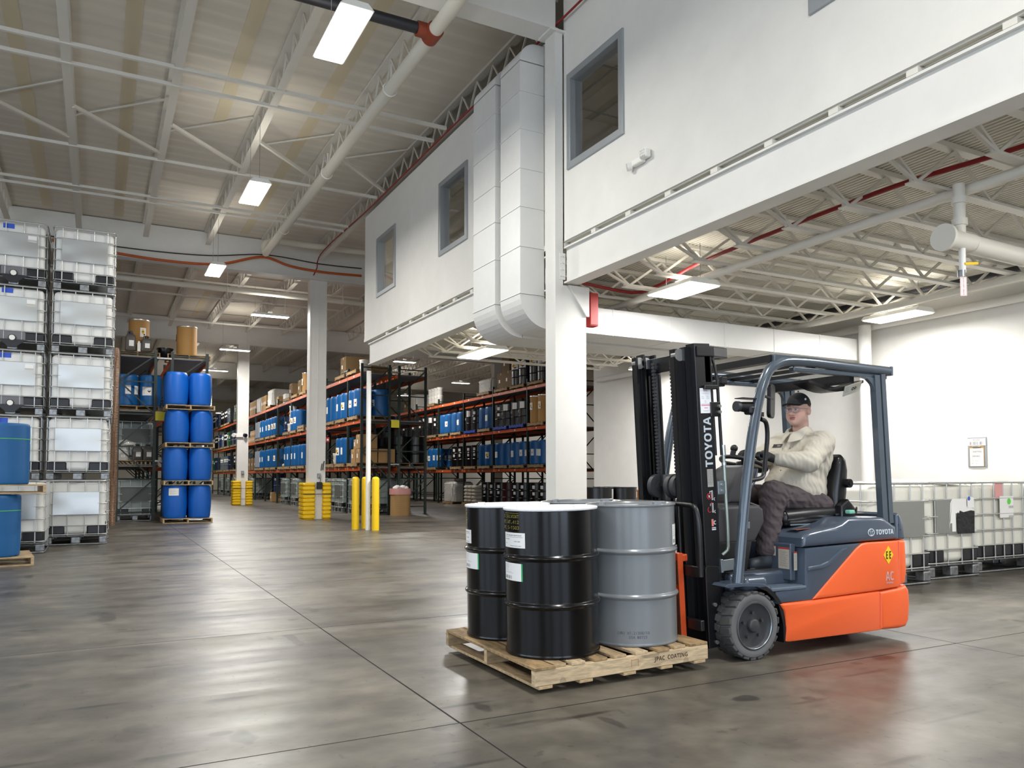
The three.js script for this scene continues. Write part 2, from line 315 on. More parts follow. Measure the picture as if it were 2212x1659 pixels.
for (let k = -5; k <= 17; k++) {
  const z = -3.791 - 0.735 * k;
  joist(`short joist below the offices, ${k < 0 ? ORD[-k - 1] + ' before the pallet' : ORD[k] + ' from above the pallet'}`, 5.5, z, 6.6, 0.475, 1.15, 0.10, 0.03, k <= 14 && k >= -1 ? 2 : 0, -Math.PI / 2, 4.375, 'joists below the offices', 1.0);
}
// bridging between the hall joists
{
  const br = (label, a, b, w = 0.055) => tag(obj('bridging_bar', barAB(a, b, w, w), M.joist), label, 'brace', 'bridging between the hall joists');
  const zb = [[-12.75, 7.47], [-13.35, 7.47], [-16.7, 7.47], [-19.0, 7.47], [-19.4, 7.47]];
  zb.forEach(([z, y], i) => br(`thin bridging bar across the hall joists, ${ORD[i]} from the first girder`, V(-3.5, y, z), V(5.4, y, z)));
  for (let k = -1; k < 4; k++) {
    const x = -0.55 + 1.52 * k, s = k < 0 ? 'farthest from' : ORD[3 - k] + ' bay from';
    br(`diagonal bridging bar, low end toward the racks, ${s} the office wall`, V(x + 0.06, 7.47, -14.9), V(x + 1.46, 7.47, -16.3));
    br(`thin diagonal bridging bar, high end toward the racks, ${s} the office wall`, V(x + 0.06, 7.9, -16.3), V(x + 1.46, 7.9, -14.9), 0.03);
  }
  for (const [z, i] of [[-26.6, 0], [-28.9, 1], [-33.6, 2]]) br(`straight bridging bar across the joists past the second girder, ${ORD[i]} from it`, V(-5, 7.47, z), V(8, 7.47, z));
  for (let k = -2; k < 5; k++) { const x = -0.55 + 1.52 * k; br(`crossed bridging bar past the second girder, ${ORD[k + 2]} bay from the stacked tanks`, V(x + 0.06, 7.47, -29.2), V(x + 1.46, 7.9, -30.8), 0.03); }
}
// ---------- pipes, cables, conduit ----------
{
  const mp = thing('sprinkler_main_pipe', 'fat white pipe hung along a roof joist over the hall', 'pipe', [3.86, 7.22, -14]);
  wob('pipe', cyAB(V(3.86, 7.22, -21.4), V(3.92, 7.22, 6), 0.095, 24), M.pipe, mp);
  for (const z of [-11.4, -15.2, -19.2]) wob('hanger', [new THREE.TorusGeometry(0.105, 0.012, 8, 24).translate(3.88, 7.22, z), bx(0.03, 0.32, 0.012, 3.9, 7.47, z)], M.white, mp);
  const bp = thing('cross_pipe', 'dark pipe crossing the hall ceiling beside the nearest ceiling lamp', 'pipe', [1.8, 7.2, -9.7]);
  wob('pipe', cyAB(V(-3, 7.24, -9.72), V(3.72, 7.24, -9.66), 0.075, 20), M.darkPipe, bp);
  const jc = wob('coupling', [cyAB(V(3.66, 7.23, -9.66), V(3.80, 7.23, -9.66), 0.1, 20), cyAB(V(3.885, 7.22, -9.78), V(3.885, 7.22, -9.54), 0.118, 20)], M.rust, bp);
  const sp2 = thing('branch_pipe', 'white pipe turning off the fat pipe end toward the offices', 'pipe', [5, 7.6, -21.6]);
  wob('pipe', cyAB(V(3.95, 7.62, -21.6), V(7.2, 7.66, -21.6), 0.085, 20), M.pipe, sp2);
  wob('elbow', tb([[3.86, 7.22, -21.2], [3.86, 7.25, -21.5], [3.88, 7.5, -21.6], [4.1, 7.63, -21.6]], 0.1, 16, 14), M.pipe, sp2);
  const fp = thing('fire_pipe', 'long white pipe crossing below the joists past the second girder', 'pipe', [3, 7.0, -25.2]);
  wob('pipe', cyAB(V(-8, 7.0, -25.1), V(9, 7.0, -25.3), 0.085, 20), M.pipe, fp);
  for (const x of [3.4, 7]) wob('hanger', [new THREE.TorusGeometry(0.095, 0.012, 8, 24).rotateY(Math.PI / 2).translate(x, 7, -25.2), bx(0.012, 0.5, 0.03, x, 7.34, -25.2)], M.white, fp);
  tag(obj('orange_cable', tb([[-2.5, 7.25, -22.45], [-1, 7.12, -22.45], [0.24, 7.0, -22.45], [1.6, 6.95, -22.45], [2.8, 7.03, -22.45], [4.0, 7.38, -22.45], [4.7, 7.22, -22.45], [5.6, 7.16, -22.45], [6.8, 7.19, -22.45]], 0.035, 80, 8), M.cableOrange), 'thick orange cable sagging in two swags along the second girder', 'cable');
  tag(obj('black_cable', tb([[-2.5, 7.3, -22.42], [0.24, 7.16, -22.42], [2.5, 7.22, -22.42], [4.0, 7.44, -22.42], [5.6, 7.38, -22.42], [6.8, 7.4, -22.42]], 0.016, 60, 6), M.cableBlack), 'thin black cable strung just above the orange cable', 'cable');
  tag(obj('red_conduit', tb([[5.42, 7.40, -8.2], [5.43, 7.42, -12], [5.44, 7.44, -17], [5.44, 7.44, -22.2], [5.5, 7.3, -22.5], [5.4, 7.05, -22.52]], 0.016, 60, 6), M.redPipe), 'thin red conduit running along the top of the office wall', 'conduit');
  tag(obj('red_conduit', tb([[5.74, 4.02, -9.32], [6.3, 4.0, -9.4], [7.1, 3.98, -9.4], [7.15, 4.0, -9.0], [6.98, 4.04, -8.0], [6.9, 4.05, -7.1], [6.83, 4.05, -5.8], [6.82, 4.05, -4.75], [6.95, 4.05, -3.8], [7.05, 4.05, 2]], 0.025, 80, 8), M.redPipe), 'thick red conduit threaded through the joists above the forklift', 'conduit');
  const p1 = thing('ceiling_pipe', 'white pipe below the joists, the one meeting the hanging valve', 'pipe', [6.95, 3.84, -4]);
  wob('pipe', cyAB(V(6.85, 3.845, 6), V(7.05, 3.845, -10.4), 0.05, 18), M.pipe, p1);
  const p2 = thing('ceiling_pipe', 'white pipe below the joists, nearer to the bright side wall', 'pipe', [10.6, 3.84, -4]);
  wob('pipe', cyAB(V(10.4, 3.845, 6), V(10.8, 3.845, -10.5), 0.05, 18), M.pipe, p2);
  wob('conduit', cyAB(V(10.7, 3.87, 6), V(11.1, 3.87, -10.5), 0.016, 10), M.pipe, p2);
  const p3 = thing('wall_pipe', 'white pipe fixed along the top of the bright side wall', 'pipe', [12.2, 3.92, -6]);
  wob('pipe', cyAB(V(12.2, 3.93, 6), V(12.2, 3.90, -18), 0.07, 18), M.wall, p3);
  const p4 = thing('wall_tube', 'dark flexible tube running high along the side wall', 'pipe', [11.9, 4.1, -6]);
  wob('pipe', cyAB(V(11.6, 4.2, 4), V(11.6, 4.2, -16), 0.05, 14), M.darkPipe, p4);
  // hanging valve with a drain sign
  const v = thing('sprinkler_valve', 'white pipe drop with blind flange, yellow valve handle and hanging red-lettered sign', 'valve', [7.95, 3.6, -4.95]);
  wob('drop_pipe', cyAB(V(7.95, 4.2, -4.95), V(7.95, 3.62, -4.95), 0.05, 20), M.pipe, v);
  for (const y of [4.05, 3.85]) wob('coupling', cy(0.066, 0.06, 7.95, y, -4.95, 20), M.pipe, v);
  wob('tee', cyAB(V(7.72, 3.68, -4.95), V(8.12, 3.68, -4.95), 0.085, 24), M.pipe, v);
  wob('blind_flange', cyAB(V(7.70, 3.68, -4.95), V(7.735, 3.68, -4.95), 0.12, 28), M.pipe, v);
  wob('side_pipe', cyAB(V(8.1, 3.67, -4.95), V(13.4, 3.60, -4.95), 0.085, 24), M.pipe, v);
  wob('drain_pipe', cyAB(V(7.93, 3.6, -4.92), V(7.93, 3.38, -4.92), 0.028, 14), M.white, v);
  wob('valve_handle', barAB(V(7.92, 3.455, -4.9), V(8.08, 3.475, -4.88), 0.03, 0.022), M.yellow, v);
  wob('pipe_end', cy(0.034, 0.06, 7.91, 3.37, -4.92, 14), M.galv, v);
  const sg = cvs(96, 320, (x, w, h) => { x.fillStyle = '#f2efe9'; x.fillRect(0, 0, w, h); x.strokeStyle = '#b8303a'; x.lineWidth = 5; x.strokeRect(8, 8, w - 16, h - 16); x.fillStyle = '#b8303a'; x.translate(w / 2, h / 2); x.rotate(Math.PI / 2); x.font = 'bold 34px sans-serif'; x.textAlign = 'center'; x.fillText('AUXILIARY DRAIN', 0, 12); });
  const sgo = new THREE.BoxGeometry(0.055, 0.17, 0.004); sgo.rotateY(-0.6).translate(7.905, 3.25, -4.9);
  wob('sign', sgo, std('#ffffff', 0.5, { map: sg }), v, true);
  v.position.x -= 1.1; v.position.y -= 0.33; v.position.z += 0.66;
}
// ---------- two flat ducts down the office wall, turning below the beam ----------
function ductRun(label, z0, z1, xEnd) {
  const d = z0 - z1, t = thing('air_duct', label, 'duct', [5.3, 3.3, (z0 + z1) / 2]);
  const arc = (cx, cyy, r, a0, a1) => { const o = []; for (let i = 0; i <= 10; i++) { const a = a0 + (a1 - a0) * i / 10; o.push([cx + r * Math.cos(a), cyy + r * Math.sin(a)]); } return o; };
  const H = 0.36, ys = [3.76, 4.42, 4.98, 5.52, 6.08, 6.62, 7.05];
  for (let i = 0; i + 1 < ys.length; i++) wob('duct_section', [rb(0.385, ys[i + 1] - ys[i] - 0.012, d, 0.004, 5.297, (ys[i] + ys[i + 1]) / 2, (z0 + z1) / 2, 1)], M.duct, t);
  for (const y of ys.slice(0, 6)) wob('joint_flange', bx(0.4, 0.012, d + 0.014, 5.297, y, (z0 + z1) / 2), M.duct, t);
  wob('elbow', ex([...arc(5.56, 3.75, 0.456, Math.PI, Math.PI * 1.5), [5.56, 3.68], ...arc(5.56, 3.75, 0.07, Math.PI * 1.5, Math.PI)], d, 0, z1), M.duct, t);
  wob('elbow', ex([...arc(5.38, 7.06, 0.276, Math.PI, Math.PI / 2), [5.49, 7.336], [5.49, 7.06]], d, 0, z1), M.duct, t);
  const n = Math.max(1, Math.round((xEnd - 5.56) / 1.1));
  for (let i = 0; i < n; i++) { const w = (xEnd - 5.57) / n; wob('duct_section', rb(w - 0.008, 0.386, d, 0.004, 5.57 + w * (i + 0.5), 3.49, (z0 + z1) / 2, 1), M.duct, t); if (i) wob('joint_flange', bx(0.012, 0.4, d + 0.012, 5.57 + w * i, 3.49, (z0 + z1) / 2), M.duct, t); }
}
ductRun('long flat white duct bending below the beam beside the main column', -9.42, -10.02, 12.1);
ductRun('flat white duct on the office wall, behind the one beside the column', -10.2, -10.95, 9.2);
{
  const e = thing('wall_tube_light', 'slim white capsule-ended tube fixed beside the duct below the wall top', 'fitting', [5.47, 3.8, -9.3]);
  wob('tube', [new THREE.CapsuleGeometry(0.03, 0.2, 6, 12).translate(5.46, 4.0, -9.28)], M.white, e);
  const em = thing('emergency_light', 'white twin-head emergency lamp on the office wall below a window', 'lamp', [5.5, 4.86, -7.2]);
  wob('body', rb(0.07, 0.075, 0.19, 0.018, 5.465, 4.87, -7.2), M.white, em);
  wob('lamp_head', rb(0.085, 0.10, 0.12, 0.02, 5.45, 4.905, -7.06).rotateX(0), M.white, em);
  for (let i = 0; i < 3; i++) for (let k = 0; k < 3; k++) wob('reflector', cyAB(V(5.408, 4.875 + i * 0.03, -7.03 - k * 0.032), V(5.403, 4.875 + i * 0.03, -7.03 - k * 0.032), 0.012, 12), M.bright, em);
  wob('lamp_head', [cyAB(V(5.46, 4.86, -7.33), V(5.42, 4.85, -7.36), 0.042, 20, 0.05)], M.white, em); wob('reflector', cyAB(V(5.419, 4.85, -7.361), V(5.414, 4.849, -7.364), 0.045, 20), M.bright, em);
  const ab = thing('alarm_cabinet', 'narrow red metal box fixed high on the main column', 'box', [6.0, 3.3, -9.0]);
  wob('case', rb(0.14, 0.46, 0.14, 0.008, 5.985, 3.52, -8.98), M.red, ab); wob('door', rb(0.125, 0.43, 0.01, 0.003, 5.985, 3.52, -8.905), M.red, ab);
}
// ---------- ceiling lamps: each lens glows and carries a light of its size ----------
function lampLight(x, y, z, w, l, power, hall) {
  const a = new THREE.RectAreaLight(new THREE.Color(1, hall ? 0.98 : 0.995, hall ? 0.935 : 0.985), power, w, l);
  a.position.set(x, y, z); a.rotation.x = -Math.PI / 2; a.castShadow = true; scene.add(a);
}
function highBay(label, x, y, z, w, l, power, group, top, two, hall = true) {
  const t = thing('ceiling_lamp', label, 'lamp', [x, y, z], 0, group);
  obj('housing', ex([[-w / 2 - 0.02, 0], [w / 2 + 0.02, 0], [w / 2 - 0.05, 0.07], [-w / 2 + 0.05, 0.07]], l + 0.04, 0, -l / 2 - 0.02), M.white, t);
  obj('driver_box', rb(Math.min(0.12, w * 0.6), 0.07, Math.min(0.2, l * 0.5), 0.01, 0, 0.105, 0), M.white, t);
  if (two) for (const s of [-1, 1]) obj('lens', bx(w / 2 - 0.03, 0.012, l, s * w / 4, -0.007, 0), M.lens, t);
  else obj('lens', bx(w, 0.012, l, 0, -0.007, 0), M.lens, t);
  { // unseen uplight slot, placed to brighten the roof and the lower deck
    obj('unseen_uplight', bx(w * 0.7, 0.008, l * 0.8, 0, 0.073, 0), M.unseenUplight, t);
    const u = new THREE.RectAreaLight(new THREE.Color(1, 0.955, 0.86), power * UP, w * 0.7, l * 0.8); u.position.set(x, y + 0.15, z); u.rotation.x = Math.PI / 2; u.castShadow = true; scene.add(u);
  }
  for (const s of [-1, 1]) obj('hanger_wire', two || w > l ? cyAB(V(s * w * 0.4, 0.07, 0), V(s * w * 0.4, top - y, 0), 0.004, 6) : cyAB(V(0, 0.07, s * l * 0.4), V(0, top - y, s * l * 0.4), 0.004, 6), M.galv, t);
  lampLight(x, y - 0.02, z, w, l, power, hall);
}
{
  const g = 'hall ceiling lamps', far = HALL_LAMP * 2.7;
  for (const [l, x, z] of [['first ceiling lamp, cut by the top of the view beside a dark pipe', 2.38, -8.7], ['second ceiling lamp in the line over the open hall', 2.38, -14.4], ['third ceiling lamp, in front of the orange cable', 2.45, -20.3]]) highBay('bright square-cut ' + l, x, 6.3, z, 0.34, 1.2, HALL_LAMP, g, 7.45);
  for (const [l, x, z] of [['first', 4.71, -25.3], ['second', 4.75, -32.8], ['third', 4.85, -39.6], ['fourth', 4.8, -46.8], ['fifth', 4.8, -54]]) highBay(`double-segment tube lamp over the rack aisle, ${l} past the second girder`, x, 6.3, z, 1.15, 0.26, far, g, 7.45, true);
  for (const [l, x, z] of [['nearest the floor beam end', 11.9, -32.7], ['over the far storage rack', 17.3, -38.7], ['behind the black drum rack end', 16.95, -46.4], ['far end of the long rack', 8.68, -66]]) highBay(`tube lamp beyond the racks, ${l}`, x, 6.3, z, 1.0, 0.26, far, g, 7.45, true);
  for (const [l, x, z] of [['above the stacked tanks, out over the storage side', -4.2, -12.2], ['out over the storage side behind the tanks', -4.2, -20.4], ['over the storage side beside the viewer', -4.2, -3.5]]) highBay(`unseen ceiling lamp ${l}`, x, 6.3, z, 0.34, 1.2, HALL_LAMP, g, 7.45);  // out of view, placed to light the tanks and storage side
  highBay('unseen ceiling lamp over the floor before the offices', 2.38, 6.3, -2.4, 0.34, 1.2, HALL_LAMP, g, 7.45);  // out of view overhead, placed to light the near floor
  highBay('unseen ceiling lamp over the unseen dock doors', 2.38, 6.3, 3.6, 0.34, 1.2, HALL_LAMP, g, 7.45);  // out of view behind the camera, placed to light the near hall
  const h = 'lamps below the offices';
  for (const [l, x, z, w, d] of [['before the duct elbow, next to the floor beam', 6.91, -14.39, 0.50, 1.36], ['above the forklift mast, next to the floor beam', 6.95, -8.20, 0.50, 0.87], ['above the driver, close to the side wall', 11.08, -7.98, 0.43, 0.92], ['half hidden by the mast, close to the side wall', 11.19, -14.44, 0.43, 0.92], ['unseen, over the floor before the forklift', 6.95, -1.95, 0.50, 0.87], ['unseen, over the white tanks, close to the side wall', 11.08, -1.74, 0.43, 0.92]]) highBay(`wide bright lamp below the joists ${l}`, x, 3.74, z, w, d, LOW_LAMP, h, 4.3, false, false);  // last two are out of view, placed to light forklift and side wall
  // unseen office lamps, placed to light the rooms behind the windows
  for (const [x, z, p] of [[7.4, -16, 5], [7.4, -12.5, 0.9], [7.4, -8.3, 0.7]]) { const t = thing('unseen_office_lamp', `unseen flat lamp in the office ceiling ${z === -16 ? 'behind the farthest window' : z === -12.5 ? 'behind the middle window' : 'behind the window above the emergency lamp'}`, 'lamp', [x, 6.95, z]); obj('frame', bx(0.64, 0.03, 1.24, 0, 0.0, 0), M.white, t); obj('lens', bx(0.58, 0.01, 1.18, 0, -0.02, 0), std('#ffffff', 0.5, { emissive: new THREE.Color(1, 0.9, 0.7), emissiveIntensity: p * 0.5 }), t); lampLight(x, 6.92, z, 0.58, 1.18, p, true); }
}
// ---------- column guards and bollards ----------
function loft(rings, cap = true) {                          // rings of equal length, joined from first to last
  const n = rings[0].length, p = [], ix = [];
  for (const r of rings) for (const q of r) p.push(q.x, q.y, q.z);
  for (let j = 0; j + 1 < rings.length; j++) for (let i = 0; i < n; i++) { const a = j * n + i, b = j * n + (i + 1) % n, c = a + n, d = b + n; ix.push(a, c, b, b, c, d); }
  if (cap) for (const [j, f] of [[0, 1], [rings.length - 1, 0]]) { const c = p.length / 3; let x = 0, y = 0, z = 0; for (const q of rings[j]) { x += q.x / n; y += q.y / n; z += q.z / n; } p.push(x, y, z); for (let i = 0; i < n; i++) { const a = j * n + i, b = j * n + (i + 1) % n; f ? ix.push(c, a, b) : ix.push(c, b, a); } }
  const g = new THREE.BufferGeometry(); g.setAttribute('position', new THREE.Float32BufferAttribute(p, 3)); g.setIndex(ix);
  return toCreasedNormals(g, 0.9);
}
const rrect = (w, d, r, y, n = 6) => { const o = []; for (const [sx, sz, a0] of [[1, 1, 0], [-1, 1, 90], [-1, -1, 180], [1, -1, 270]]) for (let i = 0; i <= n; i++) { const a = (a0 + 90 * i / n) * Math.PI / 180; o.push(V(sx * (w / 2 - r) + r * Math.cos(a), y, sz * (d / 2 - r) + r * Math.sin(a))); } return o; };
function guardHalf(w, d) {
  const rings = [];
  for (let i = 0; i <= 72; i++) { const y = 1.05 * i / 72, q = (y / 1.05 * 9) % 1, k = q < 0.3 ? -0.035 * Math.sin(q / 0.3 * Math.PI) : 0, e = i < 2 || i > 70 ? -0.03 : 0; rings.push(rrect(w + k * 2 + e, d + k * 2 + e, 0.07, y)); }
  return loft(rings);
}
for (const [x, z, wl, wr, label] of [[5.6, -22.9, 0.37, 0.26, 'ribbed yellow column guard with a black strap, on the nearer hall column'], [5.5, -35.5, 0.36, 0.30, 'ribbed yellow column guard on the hall column farther down the rack aisle']]) {
  const t = thing('column_guard', label, 'guard', [x, 0, z]);
  obj('guard_half', guardHalf(wl, 0.62).translate(-0.24, 0, 0.03), M.yellow, t); obj('guard_half', guardHalf(wr, 0.62).translate(0.28, 0, 0.03), M.yellow, t);
  if (z > -30) obj('filler_board', rb(0.22, 0.9, 0.03, 0.005, 0.05, 0.45, 0.17), M.woodPale, t);
  obj('strap', [bx(0.86, 0.018, 0.012, 0.01, 0.72, 0.347)], M.black, t);
}
[[5.31, -17.85, 'left of the white post'], [5.62, -18.1, 'behind the white post'], [5.62, -17.32, 'right of the white post']].forEach(([x, z, l]) => {
  const t = thing('bollard', 'yellow steel bollard with rounded top, ' + l, 'bollard', [x, 0, z]);
  obj('post', lathe([[0, 0], [0.085, 0], [0.085, 1.16], [0.078, 1.19], [0.055, 1.215], [0, 1.225]], 28), M.yellow, t);
});
{ // fittings on the hall columns
  const a = thing('fire_alarm', 'small red fire alarm box on the edge of the nearer hall column', 'alarm', [5.9, 2.3, -22.75]); obj('case', rb(0.12, 0.16, 0.14, 0.02), M.red, a); obj('face', rb(0.06, 0.06, 0.01, 0.004, 0, 0, 0.072), M.white, a);
  const s = thing('socket_box', 'grey socket box with plugged charger on the nearer hall column', 'socket', [5.66, 1.25, -22.68]); obj('box', rb(0.1, 0.14, 0.06, 0.01), M.galv, s); obj('charger', rb(0.15, 0.2, 0.1, 0.02, 0.0, -0.28, 0.04), M.black, s); obj('cord', tb([[0, -0.05, 0.03], [0.03, -0.12, 0.07], [0, -0.2, 0.05]], 0.008), M.black, s);
  const h = thing('hook_tool', 'dark pliers hung on the nearer hall column above the socket', 'tool', [5.74, 1.5, -22.66]); obj('handle', tb([[-0.03, -0.1, 0], [-0.02, 0, 0], [0, 0.1, 0]], 0.012), M.black, h); obj('handle', tb([[0.02, -0.08, 0], [0.03, 0.02, 0], [0.06, 0.18, 0]], 0.014), M.black, h);
  const l = thing('emergency_light', 'twin-head emergency lamp on the farther hall column', 'lamp', [5.35, 3.0, -35.3]); obj('body', rb(0.3, 0.16, 0.08, 0.02), M.white, l); obj('lamp_head', cyAB(V(-0.2, 0.02, 0.03), V(-0.26, 0, 0.12), 0.08, 14), M.white, l); obj('lamp_head', cyAB(V(0.2, 0.02, 0.03), V(0.26, 0, 0.12), 0.08, 14), M.black, l);
  const s2 = thing('socket_box', 'grey socket box on the farther hall column', 'socket', [5.5, 1.4, -35.3]); obj('box', rb(0.12, 0.16, 0.06, 0.01), M.galv, s2); obj('cover', rb(0.08, 0.1, 0.02, 0.005, 0, 0, 0.03), M.winFrame, s2);
}
// ---------- stickers ----------
const txt = (x, s, px, py, f) => { x.font = f; x.fillText(s, px, py); };
const lines = (x, x0, y0, w, n, dy, c = '#777') => { x.fillStyle = c; for (let i = 0; i < n; i++) x.fillRect(x0, y0 + i * dy, w * (0.6 + 0.4 * hash2(i, n, 3)), 2); };
const ST = {
  plain: cvs(64, 64, (x, w, h) => { x.fillStyle = '#eceae6'; x.fillRect(0, 0, w, h); lines(x, 6, 10, 50, 6, 8, '#b9b6b0'); }),
  corr: cvs(96, 96, (x, w, h) => { x.fillStyle = '#efedea'; x.fillRect(0, 0, w, h); lines(x, 6, 12, 30, 8, 9, '#aaa'); x.fillStyle = '#111'; x.beginPath(); x.moveTo(50, 44); x.lineTo(90, 44); x.lineTo(70, 64); x.fill(); x.fillStyle = '#777'; x.fillRect(58, 30, 10, 5); x.fillRect(74, 32, 10, 4); }),
  oxid: cvs(96, 96, (x, w, h) => { x.fillStyle = '#efedea'; x.fillRect(0, 0, w, h); x.fillStyle = '#e8b81c'; x.beginPath(); x.moveTo(46, 12); x.lineTo(76, 42); x.lineTo(46, 72); x.lineTo(16, 42); x.fill(); x.fillStyle = '#111'; x.beginPath(); x.moveTo(50, 62); x.lineTo(86, 62); x.lineTo(68, 84); x.fill(); x.fillRect(38, 34, 16, 14); }),
  flam: cvs(64, 64, (x, w, h) => { x.fillStyle = '#efedea'; x.fillRect(0, 0, w, h); x.fillStyle = '#8c2a22'; x.beginPath(); x.moveTo(32, 20); x.lineTo(40, 36); x.lineTo(32, 46); x.lineTo(24, 36); x.fill(); }),
};
const SM = {}; for (const k in ST) SM[k] = std('#ffffff', 0.55, { map: ST[k] });
SM.blank = M.paper;
// a sticker bent round an upright cylinder: dir = angle from -x toward +z
function wrap(r, h, y, dir, width, seg = 8) { return new THREE.CylinderGeometry(r, r, h, seg, 1, true, -Math.PI / 2 + dir - width / 2, width).translate(0, y, 0); }
// ---------- drums ----------
const steelProfile = (H = 0.88, R = 0.286) => { const p = [[0, 0.012], [R - 0.012, 0.012], [R - 0.004, 0.0], [R + 0.006, 0.003], [R + 0.006, 0.016], [R, 0.022]]; for (const yc of [H * 0.345, H * 0.665]) { for (let i = 0; i <= 10; i++) { const t = i / 10; p.push([R + 0.0145 * Math.sin(t * Math.PI) ** 1.4, yc - 0.021 + 0.042 * t]); } } p.push([R, H - 0.02], [R + 0.002, H - 0.016]); return p; };
function steelDrum(name, label, bm, lm, stick, seg = 28, rimMat = bm) {
  const t = thing(name, label, 'drum'), H = 0.88, R = 0.286;
  obj('drum_body', lathe(steelProfile(H, R), seg), bm, t);
  obj('drum_lid', lathe([[R + 0.002, H - 0.016], [R + 0.0075, H - 0.012], [R + 0.0075, H - 0.002], [R + 0.003, H], [R - 0.004, H - 0.002], [R - 0.008, H - 0.016], [R - 0.02, H - 0.019], [0.2, H - 0.019], [0.195, H - 0.016], [0, H - 0.016]], seg), lm, t);
  for (const [s, a, y, w, h] of stick) { const o = obj('sticker', wrap(R + 0.0016, h, y, a, w), SM[s], t, true); }
  return t;
}
const plasticProfile = [[0, 0.01], [0.25, 0.01], [0.27, 0], [0.284, 0.012], [0.29, 0.05], [0.29, 0.27], [0.2865, 0.285], [0.29, 0.30], [0.29, 0.57], [0.2865, 0.585], [0.29, 0.60], [0.29, 0.78], [0.286, 0.815], [0.276, 0.845], [0.272, 0.868], [0.26, 0.872], [0.25, 0.862], [0, 0.862]];
function plasticDrum(name, label, bm, stick, seg = 24, prof = plasticProfile) {
  const t = thing(name, label, 'drum');
  obj('drum_body', lathe(prof, seg), bm, t);
  for (const s of [-1, 1]) obj('bung', cy(0.03, 0.02, s * 0.19, prof[prof.length - 1][1] + 0.006, 0, 12), M.white, t);
  for (const [s, a, y, w, h] of stick) obj('sticker', wrap(0.2925, h, y, a, w), SM[s], t, true);
  return t;
}
// ---------- pallets ----------
function palletKit(w, d, mt, name, label, ndeck, rot = true) {   // boards run along x, stringers along z
  const t = thing(name, label, 'pallet'), bw = 0.092, gap = (d - 0.14 * 2 - bw * (ndeck - 2)) / (ndeck - 1);
  const sg = boxUV(rb(0.038, 0.088, d, 0.004, 0, 0, 0, 1)), bg = [0, 1].map((k) => boxUV(rb(w, 0.017, k ? 0.14 : bw, 0.003, 0, 0, 0, 1)));
  for (const s of [-1, 0, 1]) { const o = obj('stringer', sg, mt, t, true); o.position.set(s * (w / 2 - 0.02), 0.061, 0); }
  let z = -d / 2;
  for (let i = 0; i < ndeck; i++) { const k = i === 0 || i === ndeck - 1 ? 1 : 0, q = k ? 0.14 : bw; const o = obj('deck_board', bg[k], mt, t, true); o.position.set(0, 0.1135, z + q / 2); z += q + gap; }
  for (const s of [-1, 0, 1]) { const o = obj('bottom_board', bg[1], mt, t, true); o.position.set(0, 0.0085, s * (d / 2 - 0.07)); }
  return t;
}
